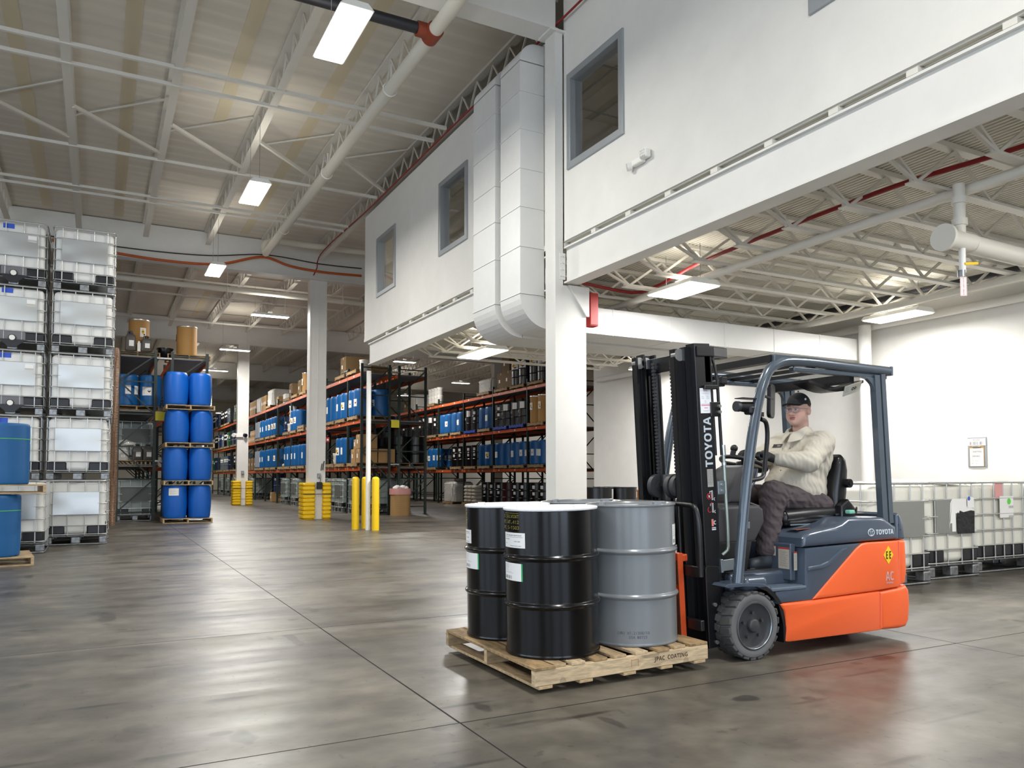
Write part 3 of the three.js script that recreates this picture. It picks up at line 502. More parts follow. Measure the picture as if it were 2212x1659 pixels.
// ---------- caged tanks ----------
function ringTube(w, d, r, y, tr) { const c = rrect(w, d, r, y, 3), pts = []; for (let i = 0; i < c.length; i++) { pts.push(c[i]); const n = c[(i + 1) % c.length]; if (c[i].distanceTo(n) > 0.3) for (let k = 1; k < 6; k++) pts.push(c[i].clone().lerp(n, k / 6)); } return new THREE.TubeGeometry(new THREE.CatmullRomCurve3(pts, true, 'centripetal'), 96, tr, 6, true); }
const tankGeo = {};
function cagedTank(label, tm, o = {}) {                      // front looks along +z, 1.0 wide, 1.2 deep, 1.16 high
  const t = thing('caged_tank', label, 'tank');
  const K = tankGeo, once = (k, f) => K[k] || (K[k] = boxUV(f()));
  const put = (n, k, f, m, p) => { const q = obj(n, once(k, f), m, t, true); if (p) q.position.set(...p); return q; };
  put('tank', 'tank', () => rb(0.93, 0.94, 1.13, 0.075, 0, 0.655, 0, 4), tm);
  put('filler_cap', 'cap', () => cy(0.09, 0.04, 0, 1.135, 0, 20), o.cap || M.black);
  put('base_tray', 'tray', () => rb(0.97, 0.022, 1.17, 0.01, 0, 0.16, 0), M.galv);
  const ys = [0.19, 0.35, 0.545, 0.745, 0.945];
  ys.forEach((y) => put('cage_hoop', 'hoop', () => ringTube(1.0, 1.2, 0.07, 0, 0.0095), M.bright, [0, y, 0]));
  put('cage_rim', 'rim', () => ringTube(1.0, 1.2, 0.07, 0, 0.014), M.bright, [0, 1.148, 0]);
  for (const s of [-1, 1]) {
    for (const x of [-0.36, -0.13, 0.14, 0.36]) put('cage_upright', 'up', () => cyAB(V(0, 0.165, 0), V(0, 1.148, 0), 0.0095, 6), M.bright, [x, 0, s * 0.592]);
    for (const z of [-0.44, -0.2, 0, 0.2, 0.44]) put('cage_upright', 'up', () => 0, M.bright, [s * 0.492, 0, z]);
    put('corner_guard', 'cg', () => rb(0.31, 0.165, 1.16, 0.03, 0, 0.265, 0), M.corner, [s * 0.325, 0, 0]);
    for (const x of [-0.43, 0, 0.43]) put('foot', x ? 'foot' : 'footc', () => rb(x ? 0.125 : 0.15, 0.12, 0.12, 0.02, 0, 0.085, 0), M.galv, [x, 0, s * 0.53]);
  }
  put('skid_frame', 'skid', () => ringTube(0.98, 1.18, 0.04, 0.016, 0.013), M.galv);
  put('name_plate', 'plate', () => rb(0.73, 0.40, 0.006, 0.002, 0, 0.745, 0.606), o.plate || M.foil);
  if (o.valve) {
    put('valve_recess', 'rec', () => rb(0.40, 0.19, 0.06, 0.03, 0, 0.27, 0.57), M.valve);
    put('valve_cap', 'vc', () => cyAB(V(0, 0.225, 0.59), V(0, 0.225, 0.645), 0.045, 20), M.white);
    put('valve_collar', 'vco', () => cyAB(V(0, 0.225, 0.58), V(0, 0.225, 0.62), 0.06, 20), M.corner);
    put('drip_lip', 'lip', () => ex([[-0.34, 0.17], [-0.18, 0.17], [-0.09, 0.09], [-0.06, 0.06], [0.06, 0.06], [0.09, 0.09], [0.18, 0.17], [0.34, 0.17], [0.16, 0.2], [-0.16, 0.2]], 0.025, 0.004, 0.595), M.corner);
    put('data_sticker', 'ds', () => bx(0.13, 0.11, 0.003, 0.27, 0.86, 0.6112), SM.plain);
    put('blue_sticker', 'bs', () => bx(0.17, 0.085, 0.003, -0.09, 1.06, 0.568), std('#2b55c4', 0.5));
  }
  return t;
}
// ---------- the tall stacks of tanks by the storage side ----------
{
  const LV = ['bottom', 'second', 'third', 'fourth', 'top'];
  const A = cagedTank('white caged tank with a front valve, bottom of the stack behind blue drums', M.tank, { valve: true });
  const B = cagedTank('white caged tank with a bent metal plate, bottom of the right stack', M.tank);
  for (let i = 0; i < 5; i++) {
    const la = `white caged tank with valve and blue sticker, ${LV[i]} of the stack behind teal drums`, lb = `white caged tank without valve, ${LV[i]} of the front stack nearest green rack`;
    const y = 1.142 * i, ja = i ? rr(-0.02, 0.02) : 0;
    const p = [-1.41 + ja + i * 0.006, y, -16.70], q = [-0.34 + ja * 0.7 + i * 0.012, y, -16.68];
    if (i) { dup(A, p, 0, la, 'tank stack with valves'); dup(B, q, 0, lb, 'tank stack without valves'); }
    else { A.position.set(...p); B.position.set(...q); A.userData.label = la; B.userData.label = lb; A.userData.group = 'tank stack with valves'; B.userData.group = 'tank stack without valves'; }
    dup(B, [-0.30 + ja + i * 0.008, y, -18.0], 0, `white caged tank mostly hidden, ${LV[i]} of the rear stack nearest the green rack`, 'rear tank stack');
  }
  dup(B, [-1.235, 0, -15.22], 0, 'white caged tank standing alone on the floor right behind the teal drums', 'single tank behind teal drums');
  const W = thing('plastic_wrap', 'crinkled brown plastic wrap hanging between tanks and green rack', 'wrap', [0.33, 0, -22.6]);
  obj('sheet', loft([0, 0.5, 1, 1.6, 2.2, 2.9, 3.5, 4.1, 4.5].map((y, i) => { const o = []; for (let k = 0; k < 14; k++) { const a = k / 14 * 6.283; o.push(V((0.07 + 0.03 * hash2(i, k, 2)) * Math.cos(a) + 0.02 * hash2(i, 3, 1), y, (0.4 + 0.1 * hash2(k, i, 4)) * Math.sin(a))); } return o; })), phy('#a8866c', 0.25, { bumpMap: T.film, bumpScale: 0.03 }), W);
}
// ---------- the white tanks along the side wall ----------
{
  const C = cagedTank('cream caged tank directly behind the forklift seat and rear pillar', M.tankCream, { plate: std('#8b8d87', 0.5, { metalness: 0.3 }) });
  C.position.set(7.97, 0, -6.32); C.userData.group = 'tanks along the side wall';
  const g = 'tanks along the side wall';
  const d = dup(C, [9.18, 0, -6.5], 0, 'cream caged tank with torn black label and papers on its plate', g);
  const e = dup(C, [10.42, 0, -6.53], Math.PI / 2, 'cream caged tank with a white sheet and green dot, farthest from the forklift', g);
  dup(C, [11.65, 0, -6.53], Math.PI / 2, 'cream caged tank against the side wall, cut off by the view edge', g);
  const tear = (pts, z, m, name, p) => obj(name, ex(pts, 0.004, 0, z), m, p);
  tear([[-0.12, 0.6], [-0.1, 0.9], [-0.06, 0.955], [0.22, 0.955], [0.22, 0.86], [0.36, 0.83], [0.36, 0.78], [0.0, 0.78], [0.0, 0.56], [-0.07, 0.56], [-0.07, 0.66], [-0.12, 0.66]], 0.611, M.paper, 'paper', d);
  tear([[0.03, 0.53], [0.02, 0.72], [0.04, 0.79], [0.06, 0.77], [0.08, 0.81], [0.15, 0.79], [0.3, 0.81], [0.37, 0.80], [0.36, 0.53]], 0.616, std('#1d1d1f', 0.7, { bumpMap: T.wrinkle, bumpScale: 0.02 }), 'torn_label', d);
  tear([[0.23, 0.84], [0.23, 0.985], [0.36, 0.965], [0.36, 0.84]], 0.6165, M.paper, 'paper', d);
  obj('blue_sticker', cyAB(V(0.26, 0.955, 0.62), V(0.26, 0.955, 0.6225), 0.026, 20), std('#2f57b8', 0.5), d);
  // on the turned tank the face toward the viewer is its side (local -x)
  obj('paper', bx(0.004, 0.28, 0.3, -0.506, 0.83, 0.05), SM.plain, e); obj('green_dot', cyAB(V(-0.509, 0.9, 0.1), V(-0.511, 0.9, 0.1), 0.04, 20), std('#5fd43a', 0.5), e);
  obj('pink_sheet', bx(0.004, 0.2, 0.18, -0.49, 1.04, -0.08), std('#e0a09a', 0.6), e);
  obj('cover_film', loft([0, 1, 2, 3, 4].map((i) => { const o = []; for (let k = 0; k < 18; k++) { const a = k / 18 * 6.283; o.push(V((0.47 - i * 0.06 + 0.03 * hash2(k, i, 1)) * Math.cos(a), 1.135 + 0.012 * i + 0.012 * hash2(i, k, 7), (0.56 - i * 0.08 + 0.03 * hash2(k, i, 9)) * Math.sin(a))); } return o; })), M.film, d);
  // clipboard holder on the wall
  const cb = thing('wall_clipboard', 'clipboard with a handwritten sheet below a barcode card on the side wall', 'clipboard', [12.29, 1.61, -7.5]);
  const face = (w, h, x, y, z, m) => { const g = new THREE.BoxGeometry(0.004, h, w); g.translate(x, y, z); return obj('sheet', g, m, cb, true); };
  obj('back_plate', rb(0.012, 0.47, 0.30, 0.004), M.winFrame, cb);
  const pl = std('#ffffff', 0.6, { map: cvs(160, 72, (x, w, h) => { x.fillStyle = '#f3f1ec'; x.fillRect(0, 0, w, h); x.fillStyle = '#555'; x.textAlign = 'center'; txt(x, 'PS105C', w / 2, 22, 'bold 20px sans-serif'); x.fillStyle = '#333'; for (let i = 0; i < 40; i++) if (hash2(i, 3, 5) > 0.4) x.fillRect(18 + i * 3.1, 32, 2.2, 34); }) });
  const pw = std('#ffffff', 0.6, { map: cvs(128, 170, (x, w, h) => { x.fillStyle = '#f0ead9'; x.fillRect(0, 0, w, h); x.fillStyle = '#444'; txt(x, 'ONKTEND', 22, 40, 'bold 19px sans-serif'); txt(x, 'RWORKS', 22, 82, 'bold 18px sans-serif'); txt(x, '18    8.5u', 16, 124, '15px sans-serif'); txt(x, 'AF    72', 16, 148, '15px sans-serif'); }) });
  obj('clip_board', rb(0.008, 0.33, 0.235, 0.003, -0.010, -0.06, 0.0), M.cardboard, cb);
  face(0.28, 0.11, -0.009, 0.16, 0, pl); face(0.215, 0.285, -0.016, -0.08, 0, pw);
  obj('clip', [rb(0.02, 0.02, 0.13, 0.005, -0.022, 0.085, 0), cyAB(V(-0.022, 0.10, -0.03), V(-0.022, 0.10, 0.03), 0.012, 10)], M.bright, cb);
}
// ---------- storage racks ----------
const LEVELS = [1.47, 2.99, 4.5];
const rackGeo = new Map();
const rg = (k, f) => { if (!rackGeo.has(k)) rackGeo.set(k, boxUV(f())); return rackGeo.get(k); };
function rack(label, x0, depth, zs, H, fineBays, faceX, stickers = true) {
  const t = thing('storage_rack', label, 'rack', [x0, 0, zs[0]], 0, 'storage racks');
  const put = (parent, n, k, f, m, p) => { const o = obj(n, rg(k, f), m, parent, true); if (p) o.position.set(...p); return o; };
  const nodes = [0.25, 1.15, 2.05, 2.95, 3.85, H - 0.12];
  zs.forEach((z, i) => {
    const f = new THREE.Group(); f.name = 'upright_frame'; f.position.set(0, 0, z - zs[0]); t.add(f);
    for (const x of [0.04, depth - 0.04]) { put(f, 'post', 'post' + H, () => join([bx(0.078, H, 0.055, 0, H / 2, 0), bx(0.03, H, 0.07, 0, H / 2, -0.004)]), M.rackGreen, [x, 0, 0]); put(f, 'foot_plate', 'fp', () => bx(0.12, 0.012, 0.13, 0, 0.006, 0), M.rackGreen, [x, 0, 0]); }
    for (let k = 0; k < nodes.length; k++) {
      put(f, 'brace', 'h' + depth, () => bx(depth - 0.12, 0.035, 0.03, depth / 2, 0, 0), M.rackGreen, [0, nodes[k], 0]);
      if (k + 1 < nodes.length && i < fineBays + 3) put(f, 'brace', 'd' + depth + k % 2 + H + k, () => barAB(V(k % 2 ? depth - 0.08 : 0.08, nodes[k] + 0.04, 0.01), V(k % 2 ? 0.08 : depth - 0.08, nodes[k + 1] - 0.04, 0.01), 0.03, 0.035), M.rackGreen);
    }
  });
  for (let i = 0; i + 1 < zs.length; i++) {
    const L = zs[i] - zs[i + 1], zc = (zs[i] + zs[i + 1]) / 2 - zs[0], lk = L.toFixed(2);
    LEVELS.forEach((y, l) => {
      for (const x of [0.02, depth - 0.02]) {
        const b = put(t, 'beam', 'beam' + lk, () => rb(0.045, 0.115, L - 0.06, 0.006, 0, 0, 0, 1), M.rackOrange, [x, y, zc]);
        if (stickers && Math.sign(x - depth / 2) === faceX && i < 6) for (const q of L > 2 ? [-0.3, 0.17] : [0]) put(b, 'price_label', 'pl', () => bx(0.003, 0.055, 0.085), SM.plain, [faceX * 0.0245, 0.01, q * L]);
      }
      put(t, 'shelf_deck', 'deck' + lk + depth, () => { const p = [], n = Math.round(L / 0.12); for (let k = 0; k < n; k++) { const z = -L / 2 + L * k / n, w = L / n; p.push([z, 0], [z + w * 0.45, 0], [z + w * 0.55, 0.022], [z + w * 0.95, 0.022]); } p.push([L / 2, 0], [L / 2, 0.03], [-L / 2, 0.03]); return ex(p, depth - 0.06, 0, 0.03).rotateY(-Math.PI / 2).translate(depth, 0, 0); }, M.galvDark, [0, y + 0.03, zc]);
    });
  }
  return t;
}
M.galvDark = std('#6f7073', 0.5, { metalness: 0.3 });
const Z1 = [-24.24, -25.76, -28.67, -31.58, -34.49, -37.4, -40.31, -43.22, -46.13, -49.04, -51.95, -54.86, -57.77, -60.68], Z2 = [-23.9, -25.32, -28.17, -31.04, -33.9, -36.8, -39.7, -42.6, -45.5], ZL = [-23.85, -26.75, -29.65, -32.55, -35.45];
rack('long green rack with orange beams facing the aisle of yellow column guards', 7.35, 1.0, Z1, 4.85, 8, -1);
rack('green rack with empty upper shelves, back to back with the long rack', 8.6, 1.0, Z1.slice(0, 8), 4.85, 6, 1);
rack('green rack across the side aisle, seen between white post and main column', 14.0, 1.05, Z2, 4.85, 8, -1);
rack('green rack standing back to back behind the side aisle rack', 15.35, 1.0, Z2, 4.85, 2, 1, false);
rack('green rack end behind the stacked caged tanks', 0.40, 1.0, ZL, 4.74, 3, -1);
rack('green rack end behind the bright blue drum stack', 1.74, 1.0, ZL, 4.74, 3, 1);
for (const [x0, x1, y, z, l] of [[1.38, 1.76, 4.53, -23.82, 'top bar between the two rack ends behind the blue drum stack'], [1.38, 1.76, 3.02, -23.82, 'middle bar between the two rack ends behind the blue drum stack'], [1.38, 1.76, 1.66, -23.82, 'low bar between the two rack ends behind the blue drum stack'], [8.33, 8.62, 4.62, -24.2, 'top bar between the rack ends next to the white post'], [8.33, 8.62, 3.05, -24.2, 'bar carrying the yellow notice between the rack ends'], [8.33, 8.62, 1.62, -24.2, 'low bar between the rack ends next to the white post']])
  tag(obj('row_spacer', bx(x1 - x0, 0.045, 0.03, (x0 + x1) / 2, y, z + 0.02), M.galv), 'pale steel spacer, ' + l, 'bar');
{
  const ym = std('#ffffff', 0.5, { map: cvs(128, 96, (x, w, h) => { x.fillStyle = '#e9dc2f'; x.fillRect(0, 0, w, h); x.fillStyle = '#4a4620'; x.textAlign = 'center'; txt(x, 'NOTICE', 64, 24, 'bold 17px sans-serif'); txt(x, 'MAXIMUM LOAD', 64, 46, '14px sans-serif'); txt(x, 'PER SHELF', 64, 64, '14px sans-serif'); txt(x, '5000 LB', 64, 84, '14px sans-serif'); }) });
  const n = obj('notice_sign', bx(0.27, 0.24, 0.006, 8.47, 2.93, -24.12), ym); tag(n, 'yellow notice card hung between the rack ends near the white post', 'sign');
  const n2 = obj('notice_sign', bx(0.27, 0.24, 0.006, 1.5, 2.9, -23.72), ym); tag(n2, 'yellow notice card half hidden by the bright blue drums', 'sign');
}
// ---------- what stands on the racks ----------
const PROTO = {};
function proto(k, f) { let first = false; if (!PROTO[k]) { PROTO[k] = f(); first = true; } return [PROTO[k], first]; }
function place(k, f, p, turn, label, group) {               // the first of a kind is the built one, the others are copies of it
  const [o, first] = proto(k, f);
  if (first) { o.position.set(...p); o.rotation.y = turn; o.userData.label = label; if (group) o.userData.group = group; return o; }
  return dup(o, p, turn, label, group);
}
const D = {
  blueCorr: () => plasticDrum('plastic_drum', 'd', M.drumBlue, [['corr', 0.1, 0.42, 0.9, 0.24]]),
  blueOxid: () => plasticDrum('plastic_drum', 'd', M.drumBlue, [['oxid', 0.15, 0.42, 0.95, 0.26]]),
  bluePlain: () => plasticDrum('plastic_drum', 'd', M.drumBlue, [['blank', -0.05, 0.42, 0.8, 0.24]]),
  blueBare: () => plasticDrum('plastic_drum', 'd', M.drumBlue, []),
  blueFlam: () => plasticDrum('plastic_drum', 'd', M.drumBlue, [['flam', 0.3, 0.44, 0.5, 0.24], ['blank', 1.2, 0.44, 0.6, 0.24]]),
  black: () => steelDrum('steel_drum', 'd', M.drumDark, M.drumDark, [['blank', 0.5, 0.72, 0.4, 0.12], ['blank', 0.5, 0.48, 0.35, 0.11]], 24),
  blackWhiteTop: () => steelDrum('steel_drum', 'd', M.drumDark, M.drumDark, [['oxid', 0.2, 0.73, 1.5, 0.25]], 24),
  blackPaper: () => steelDrum('steel_drum', 'd', M.drumDark, M.drumDark, [['plain', 0.5, 0.72, 0.7, 0.25], ['blank', -0.35, 0.5, 0.3, 0.1]], 24),
  green: () => steelDrum('steel_drum', 'd', M.drumGreen, M.drumGreen, [['blank', 0.6, 0.5, 0.3, 0.12]], 24),
  navy: () => steelDrum('steel_drum', 'd', M.drumNavy, M.drumNavy, [['blank', 0.5, 0.6, 0.3, 0.1]], 20),
  slate: () => steelDrum('steel_drum', 'd', M.drumSlate, M.drumSlate, [['blank', 0.4, 0.6, 0.5, 0.2]], 20),
  maroon: () => steelDrum('steel_drum', 'd', M.drumMaroon, M.drumMaroon, [], 24),
  fibre: () => { const t = plasticDrum('fibre_drum', 'd', M.fibre, [['oxid', 0.1, 0.6, 0.55, 0.26]], 28, [[0, 0.005], [0.262, 0.005], [0.272, 0], [0.275, 0.03], [0.272, 0.035], [0.272, 0.96], [0.26, 0.965], [0, 0.965]]); t.children.filter((c) => c.name === 'bung').forEach((c) => t.remove(c)); obj('rim_band', lathe([[0.272, 0.945], [0.281, 0.95], [0.281, 0.985], [0.272, 0.99], [0.26, 0.985], [0.26, 0.968], [0, 0.968]], 28), M.bright, t); return t; },
  pail: () => { const t = thing('pail', 'd', 'pail'); obj('pail_body', lathe([[0, 0], [0.13, 0], [0.152, 0.33], [0.158, 0.33], [0.158, 0.35], [0.152, 0.352]], 24), M.plasticWhite, t); obj('pail_lid', lathe([[0.16, 0.35], [0.163, 0.355], [0.163, 0.375], [0.14, 0.38], [0.135, 0.37], [0, 0.37]], 24), M.plasticWhite, t); obj('sticker', wrap(0.149, 0.07, 0.12, 0.2, 0.6), SM.flam, t, true); obj('handle', new THREE.TorusGeometry(0.16, 0.004, 6, 24, Math.PI).rotateX(Math.PI * 0.62).translate(0, 0.29, 0), M.galv, t); return t; },
  carton: () => carton(0.56, 0.45, 0.5, M.cardboard), cartonDark: () => carton(0.8, 0.66, 0.66, M.cardDark), cartonTall: () => carton(0.44, 0.75, 0.28, M.cardboard), cartonSmall: () => carton(0.4, 0.32, 0.42, M.cardboard), cartonWhite: () => carton(0.5, 0.42, 0.5, M.white),
  wrapped: () => { const t = thing('wrapped_load', 'd', 'load'); obj('wrapped_bale', loft([0, 0.03, 0.25, 0.5, 0.72, 0.8].map((y, i) => rrect(1.08 - (i > 4 ? 0.16 : 0), 1.1 - (i > 4 ? 0.2 : 0), 0.2, y).map((q, k) => q.multiply(V(1 + 0.05 * (hash2(i, k, 3) - 0.5), 1, 1 + 0.05 * (hash2(k, i, 8) - 0.5)))))), M.film, t); return t; },
  wrapClear: () => { const t = plasticDrum('plastic_drum', 'd', M.drumBlue, []); obj('stretch_film', lathe([[0.297, 0.05], [0.299, 0.4], [0.297, 0.84], [0.28, 0.87]], 20), phy('#d5d8dc', 0.2, { transmission: 0.55, thickness: 0 }), t); return t; },
  sack: () => sackThing(M.sack), sackCream: () => sackThing(M.sackCream), sackGrey: () => sackThing(M.sackGrey),
  greyTank: () => cagedTank('d', M.tankGrey, { plate: std('#5b5f5c', 0.5), cap: M.corner }),
  rackPallet: () => palletKit(1.15, 1.12, M.woodOld, 'pallet', 'd', 5), bluePallet: () => palletKit(1.15, 1.12, M.palletBlue, 'pallet', 'd', 6),
};
function carton(w, h, d, m) {
  const t = thing('carton', 'd', 'box'); obj('box_body', rb(w, h, d, 0.006, 0, h / 2, 0, 1), m, t);
  obj('tape', [bx(w + 0.002, 0.002, 0.05, 0, h, 0), bx(0.002, 0.09, 0.05, -w / 2 - 0.001, h - 0.045, 0)], M.sackCream, t); obj('sticker', bx(0.003, 0.13, 0.11, -w / 2 - 0.001, h * 0.5, -d * 0.18), SM.plain, t); return t;
}
function sackThing(m) { const t = thing('sack', 'd', 'sack'); const g = new THREE.SphereGeometry(1, 20, 14), p = g.attributes.position; for (let i = 0; i < p.count; i++) { const s = (v, e) => Math.sign(v) * Math.abs(v) ** e; p.setXYZ(i, s(p.getX(i), 0.45) * 0.19, s(p.getY(i), 0.62) * 0.075 + 0.075, s(p.getZ(i), 0.45) * 0.29); } g.computeVertexNormals(); obj('sack_body', g, m, t); return t; }
const LVL = ['floor below', 'low shelf', 'middle shelf', 'top shelf'], TOPY = [0, 1.552, 3.072, 4.582];
const R1 = { x: 7.35, zs: Z1, n: 'long rack', dir: 1, d: 1.0 }, R1b = { x: 9.6, zs: Z1, n: 'back rack', dir: -1, d: 1.0 }, R2 = { x: 14.0, zs: Z2, n: 'side aisle rack', dir: 1, d: 1.05 };
const WHAT = { blueCorr: 'blue drum with corrosive label', blueOxid: 'blue drum with yellow diamond label', bluePlain: 'blue drum with white label', blueBare: 'plain blue drum', blueFlam: 'blue drum with red-flame label', black: 'black steel drum', blackWhiteTop: 'black drum with white upper label', blackPaper: 'black drum with large paper', green: 'green steel drum', navy: 'navy steel drum', slate: 'slate grey drum', maroon: 'maroon steel drum', fibre: 'tan fibre drum', pail: 'white pail', wrapClear: 'film-wrapped blue drum', carton: 'brown carton', cartonDark: 'large brown carton', cartonTall: 'narrow upright carton', cartonSmall: 'small brown carton', cartonWhite: 'white carton', wrapped: 'film-wrapped bale', sack: 'white woven sack', sackCream: 'cream sack', sackGrey: 'grey sack', greyTank: 'grey-green caged tank', rackPallet: 'wooden pallet', bluePallet: 'blue plastic pallet' };
const seen = new Map();
function say(k, R, b, l, extra) {                           // a label that says kind, rack, shelf, bay and place along it
  let s = `${WHAT[k]}, ${R.n} ${LVL[l]}, ${ORD[b]} bay${extra ? ' ' + extra : ''}`;
  const n = seen.get(s) || 0; seen.set(s, n + 1);
  return n ? `${s}, ${ORD[n]} along` : `${s}, first along`;
}
// put a kind at z from the near upright, x in from the rack's face, y above its shelf
function on(R, b, l, k, z, x = 0.36, y = 0.122, turn = 0, extra) { return place(k, D[k], [R.x + R.dir * x, TOPY[l] + y, R.zs[b] - z], (R.dir < 0 ? Math.PI : 0) + turn, say(k, R, b, l, extra)); }
const pal = (R, b, l, z, k = 'rackPallet') => on(R, b, l, k, z, 0.505, 0);
function drums4(R, b, l, z, kinds, pk = 'rackPallet', back = false, layers = 1) {
  pal(R, b, l, z, pk);
  for (let h = 0; h < layers; h++) { const y = 0.122 + h * 0.89; kinds.forEach((k, i) => k && on(R, b, l, k, z - 0.3 + 0.6 * i, 0.215, y, 0, h ? 'upper' : '')); if (back) kinds.forEach((k, i) => k && on(R, b, l, k, z - 0.3 + 0.6 * i, 0.80, y, 0, h ? 'upper behind' : 'behind')); }
}
// long rack, bay by bay from its near end
drums4(R1, 0, 2, 0.76, ['blueCorr', 'blueCorr'], 'rackPallet', true); on(R1, 0, 3, 'pail', 0.3, 0.2, 0.04); pal(R1, 0, 3, 0.9);
pal(R1, 0, 1, 0.76); for (const [z, y, k] of [[0.36, 0, 'carton'], [0.92, 0, 'carton'], [0.36, 0.46, 'carton'], [0.95, 0.46, 'cartonSmall']]) on(R1, 0, 1, k, z, 0.32, 0.122 + y); on(R1, 0, 1, 'carton', 0.36, 0.92, 0.122, 0, 'behind'); on(R1, 0, 1, 'carton', 0.92, 0.92, 0.122, 0, 'behind');
on(R1, 0, 0, 'greyTank', 0.74, 0.55, 0, -Math.PI / 2);
drums4(R1, 1, 2, 0.75, ['blueOxid', 'bluePlain']); drums4(R1, 1, 2, 2.1, ['blueBare', 'bluePlain']);
pal(R1, 1, 3, 0.8); on(R1, 1, 3, 'cartonDark', 0.9, 0.5, 0.122); for (let i = 0; i < 4; i++) place('smallCan', () => { const t = thing('paint_can', 'd', 'can'); obj('can_body', cy(0.085, 0.2, 0, 0.1, 0, 16), M.black, t); obj('can_lid', lathe([[0.087, 0.19], [0.09, 0.2], [0.085, 0.208], [0, 0.2]], 16), M.bright, t); return t; }, [7.46, 4.61, -25.95 - i * 0.2], 0, `small dark can, long rack top shelf by its end, ${ORD[i]} in line`, 'dark cans on the long rack');
drums4(R1, 1, 1, 0.75, ['bluePlain', 'blueOxid'], 'rackPallet', true); pal(R1, 1, 1, 2.1); for (const z of [1.55, 1.9]) on(R1, 1, 1, 'pail', z, 0.2); on(R1, 1, 0, 'greyTank', 0.9, 0.55, 0, -Math.PI / 2); on(R1, 1, 0, 'greyTank', 2.15, 0.55, 0, -Math.PI / 2);
drums4(R1, 2, 2, 2.2, ['blueBare', 'blueBare']); drums4(R1, 2, 1, 2.2, ['bluePlain', 'bluePlain']);
pal(R1, 3, 3, 0.5); on(R1, 3, 3, 'sackGrey', 0.4, 0.4); on(R1, 3, 3, 'sackGrey', 0.4, 0.4, 0.27); on(R1, 3, 3, 'sackGrey', 0.42, 0.4, 0.42); pal(R1, 3, 3, 2.1); on(R1, 3, 3, 'fibre', 1.35, 0.4, 0); on(R1, 3, 3, 'cartonDark', 2.2, 0.6, 0.122);
drums4(R1, 3, 2, 2.3, ['blueOxid', 'blueOxid'], 'rackPallet', true); pal(R1, 3, 2, 0.8); pal(R1, 3, 2, 0.8).position.y += 0.13;
drums4(R1, 3, 1, 0.75, ['bluePlain', 'blueBare']); drums4(R1, 3, 1, 2.1, ['bluePlain', 'bluePlain']); on(R1, 3, 0, 'greyTank', 2.1, 0.55, 0, -Math.PI / 2);
on(R1, 4, 3, 'cartonWhite', 1.9, 0.35, 0); on(R1, 4, 3, 'cartonDark', 0.8, 0.55, 0.122); pal(R1, 4, 3, 0.8); pal(R1, 4, 2, 0.8); for (const y of [0.122, 0.505, 0.89]) on(R1, 4, 2, 'pail', 0.5, 0.2, y); on(R1, 4, 2, 'pail', 0.85, 0.2); on(R1, 4, 2, 'navy', 1.9, 0.4, 0);
drums4(R1, 4, 1, 0.6, ['bluePlain', 'bluePlain']); pal(R1, 4, 1, 1.9); on(R1, 4, 1, 'sackCream', 1.6, 0.3); on(R1, 4, 1, 'sackCream', 1.7, 0.32, 0.27); on(R1, 4, 1, 'sackCream', 2.1, 0.3); on(R1, 4, 0, 'greyTank', 1.3, 0.55, 0, -Math.PI / 2);
pal(R1, 5, 3, 2.0); on(R1, 5, 3, 'wrapped', 2.0, 0.55, 0.122); on(R1, 5, 3, 'carton', 0.6, 0.4, 0); drums4(R1, 5, 2, 0.75, ['blueOxid', 'blueOxid']); drums4(R1, 5, 2, 2.1, ['blueOxid', 'bluePlain']);
drums4(R1, 5, 1, 0.75, ['blueOxid', 'blueBare']); drums4(R1, 5, 1, 2.1, ['blueFlam', 'blueBare']); on(R1, 5, 0, 'navy', 1.2, 0.4, 0.5); on(R1, 5, 0, 'carton', 1.4, 0.3, 0.02);
for (let i = 0; i < 4; i++) on(R1, 6, 3, 'cartonTall', 0.5 + i * 0.32, 0.3, 0.02); on(R1, 6, 3, 'wrapped', 2.2, 0.55, 0); drums4(R1, 6, 2, 0.75, ['bluePlain', 'bluePlain']); drums4(R1, 6, 2, 2.1, ['wrapClear', 'wrapClear']);
drums4(R1, 6, 1, 0.75, ['bluePlain', 'bluePlain']); drums4(R1, 6, 1, 2.1, ['wrapClear', 'wrapClear']);
for (let i = 0; i < 6; i++) on(R1, 7, 3, 'cartonTall', 0.4 + i * 0.34, 0.3, 0.02); for (let i = 0; i < 5; i++) on(R1, 7, 2, 'cartonSmall', 0.5 + i * 0.46, 0.3, 0.02); for (let i = 0; i < 4; i++) on(R1, 7, 2, 'cartonSmall', 0.5 + i * 0.46, 0.3, 0.35); for (let i = 0; i < 3; i++) on(R1, 7, 1, 'cartonDark', 0.5 + i * 0.9, 0.5, 0.02); on(R1, 7, 0, 'greyTank', 1.2, 0.55, 0, -Math.PI / 2);
const FAR = [['black', 'black'], ['navy', 'slate'], ['slate', 'slate'], ['navy', 'navy'], ['green', 'slate'], ['slate', 'navy']];
for (let b = 8; b < 13; b++) {
  drums4(R1, b, 3, 0.8, FAR[(b + 1) % 6]); if (b % 2) on(R1, b, 3, 'cartonDark', 2.1, 0.5, 0.02); else drums4(R1, b, 3, 2.1, ['black', 'black'], 'rackPallet', false, 1);
  drums4(R1, b, 2, 0.8, FAR[b % 6]); drums4(R1, b, 2, 2.1, FAR[(b + 2) % 6]); drums4(R1, b, 1, 0.8, FAR[(b + 3) % 6]); if (b % 2) { pal(R1, b, 1, 2.1); on(R1, b, 1, 'sack', 1.9, 0.3); on(R1, b, 1, 'sack', 2.3, 0.3); } else drums4(R1, b, 1, 2.1, FAR[(b + 4) % 6]);
  if (b < 12) on(R1, b, 0, 'greyTank', 1.4, 0.55, 0, -Math.PI / 2);
}
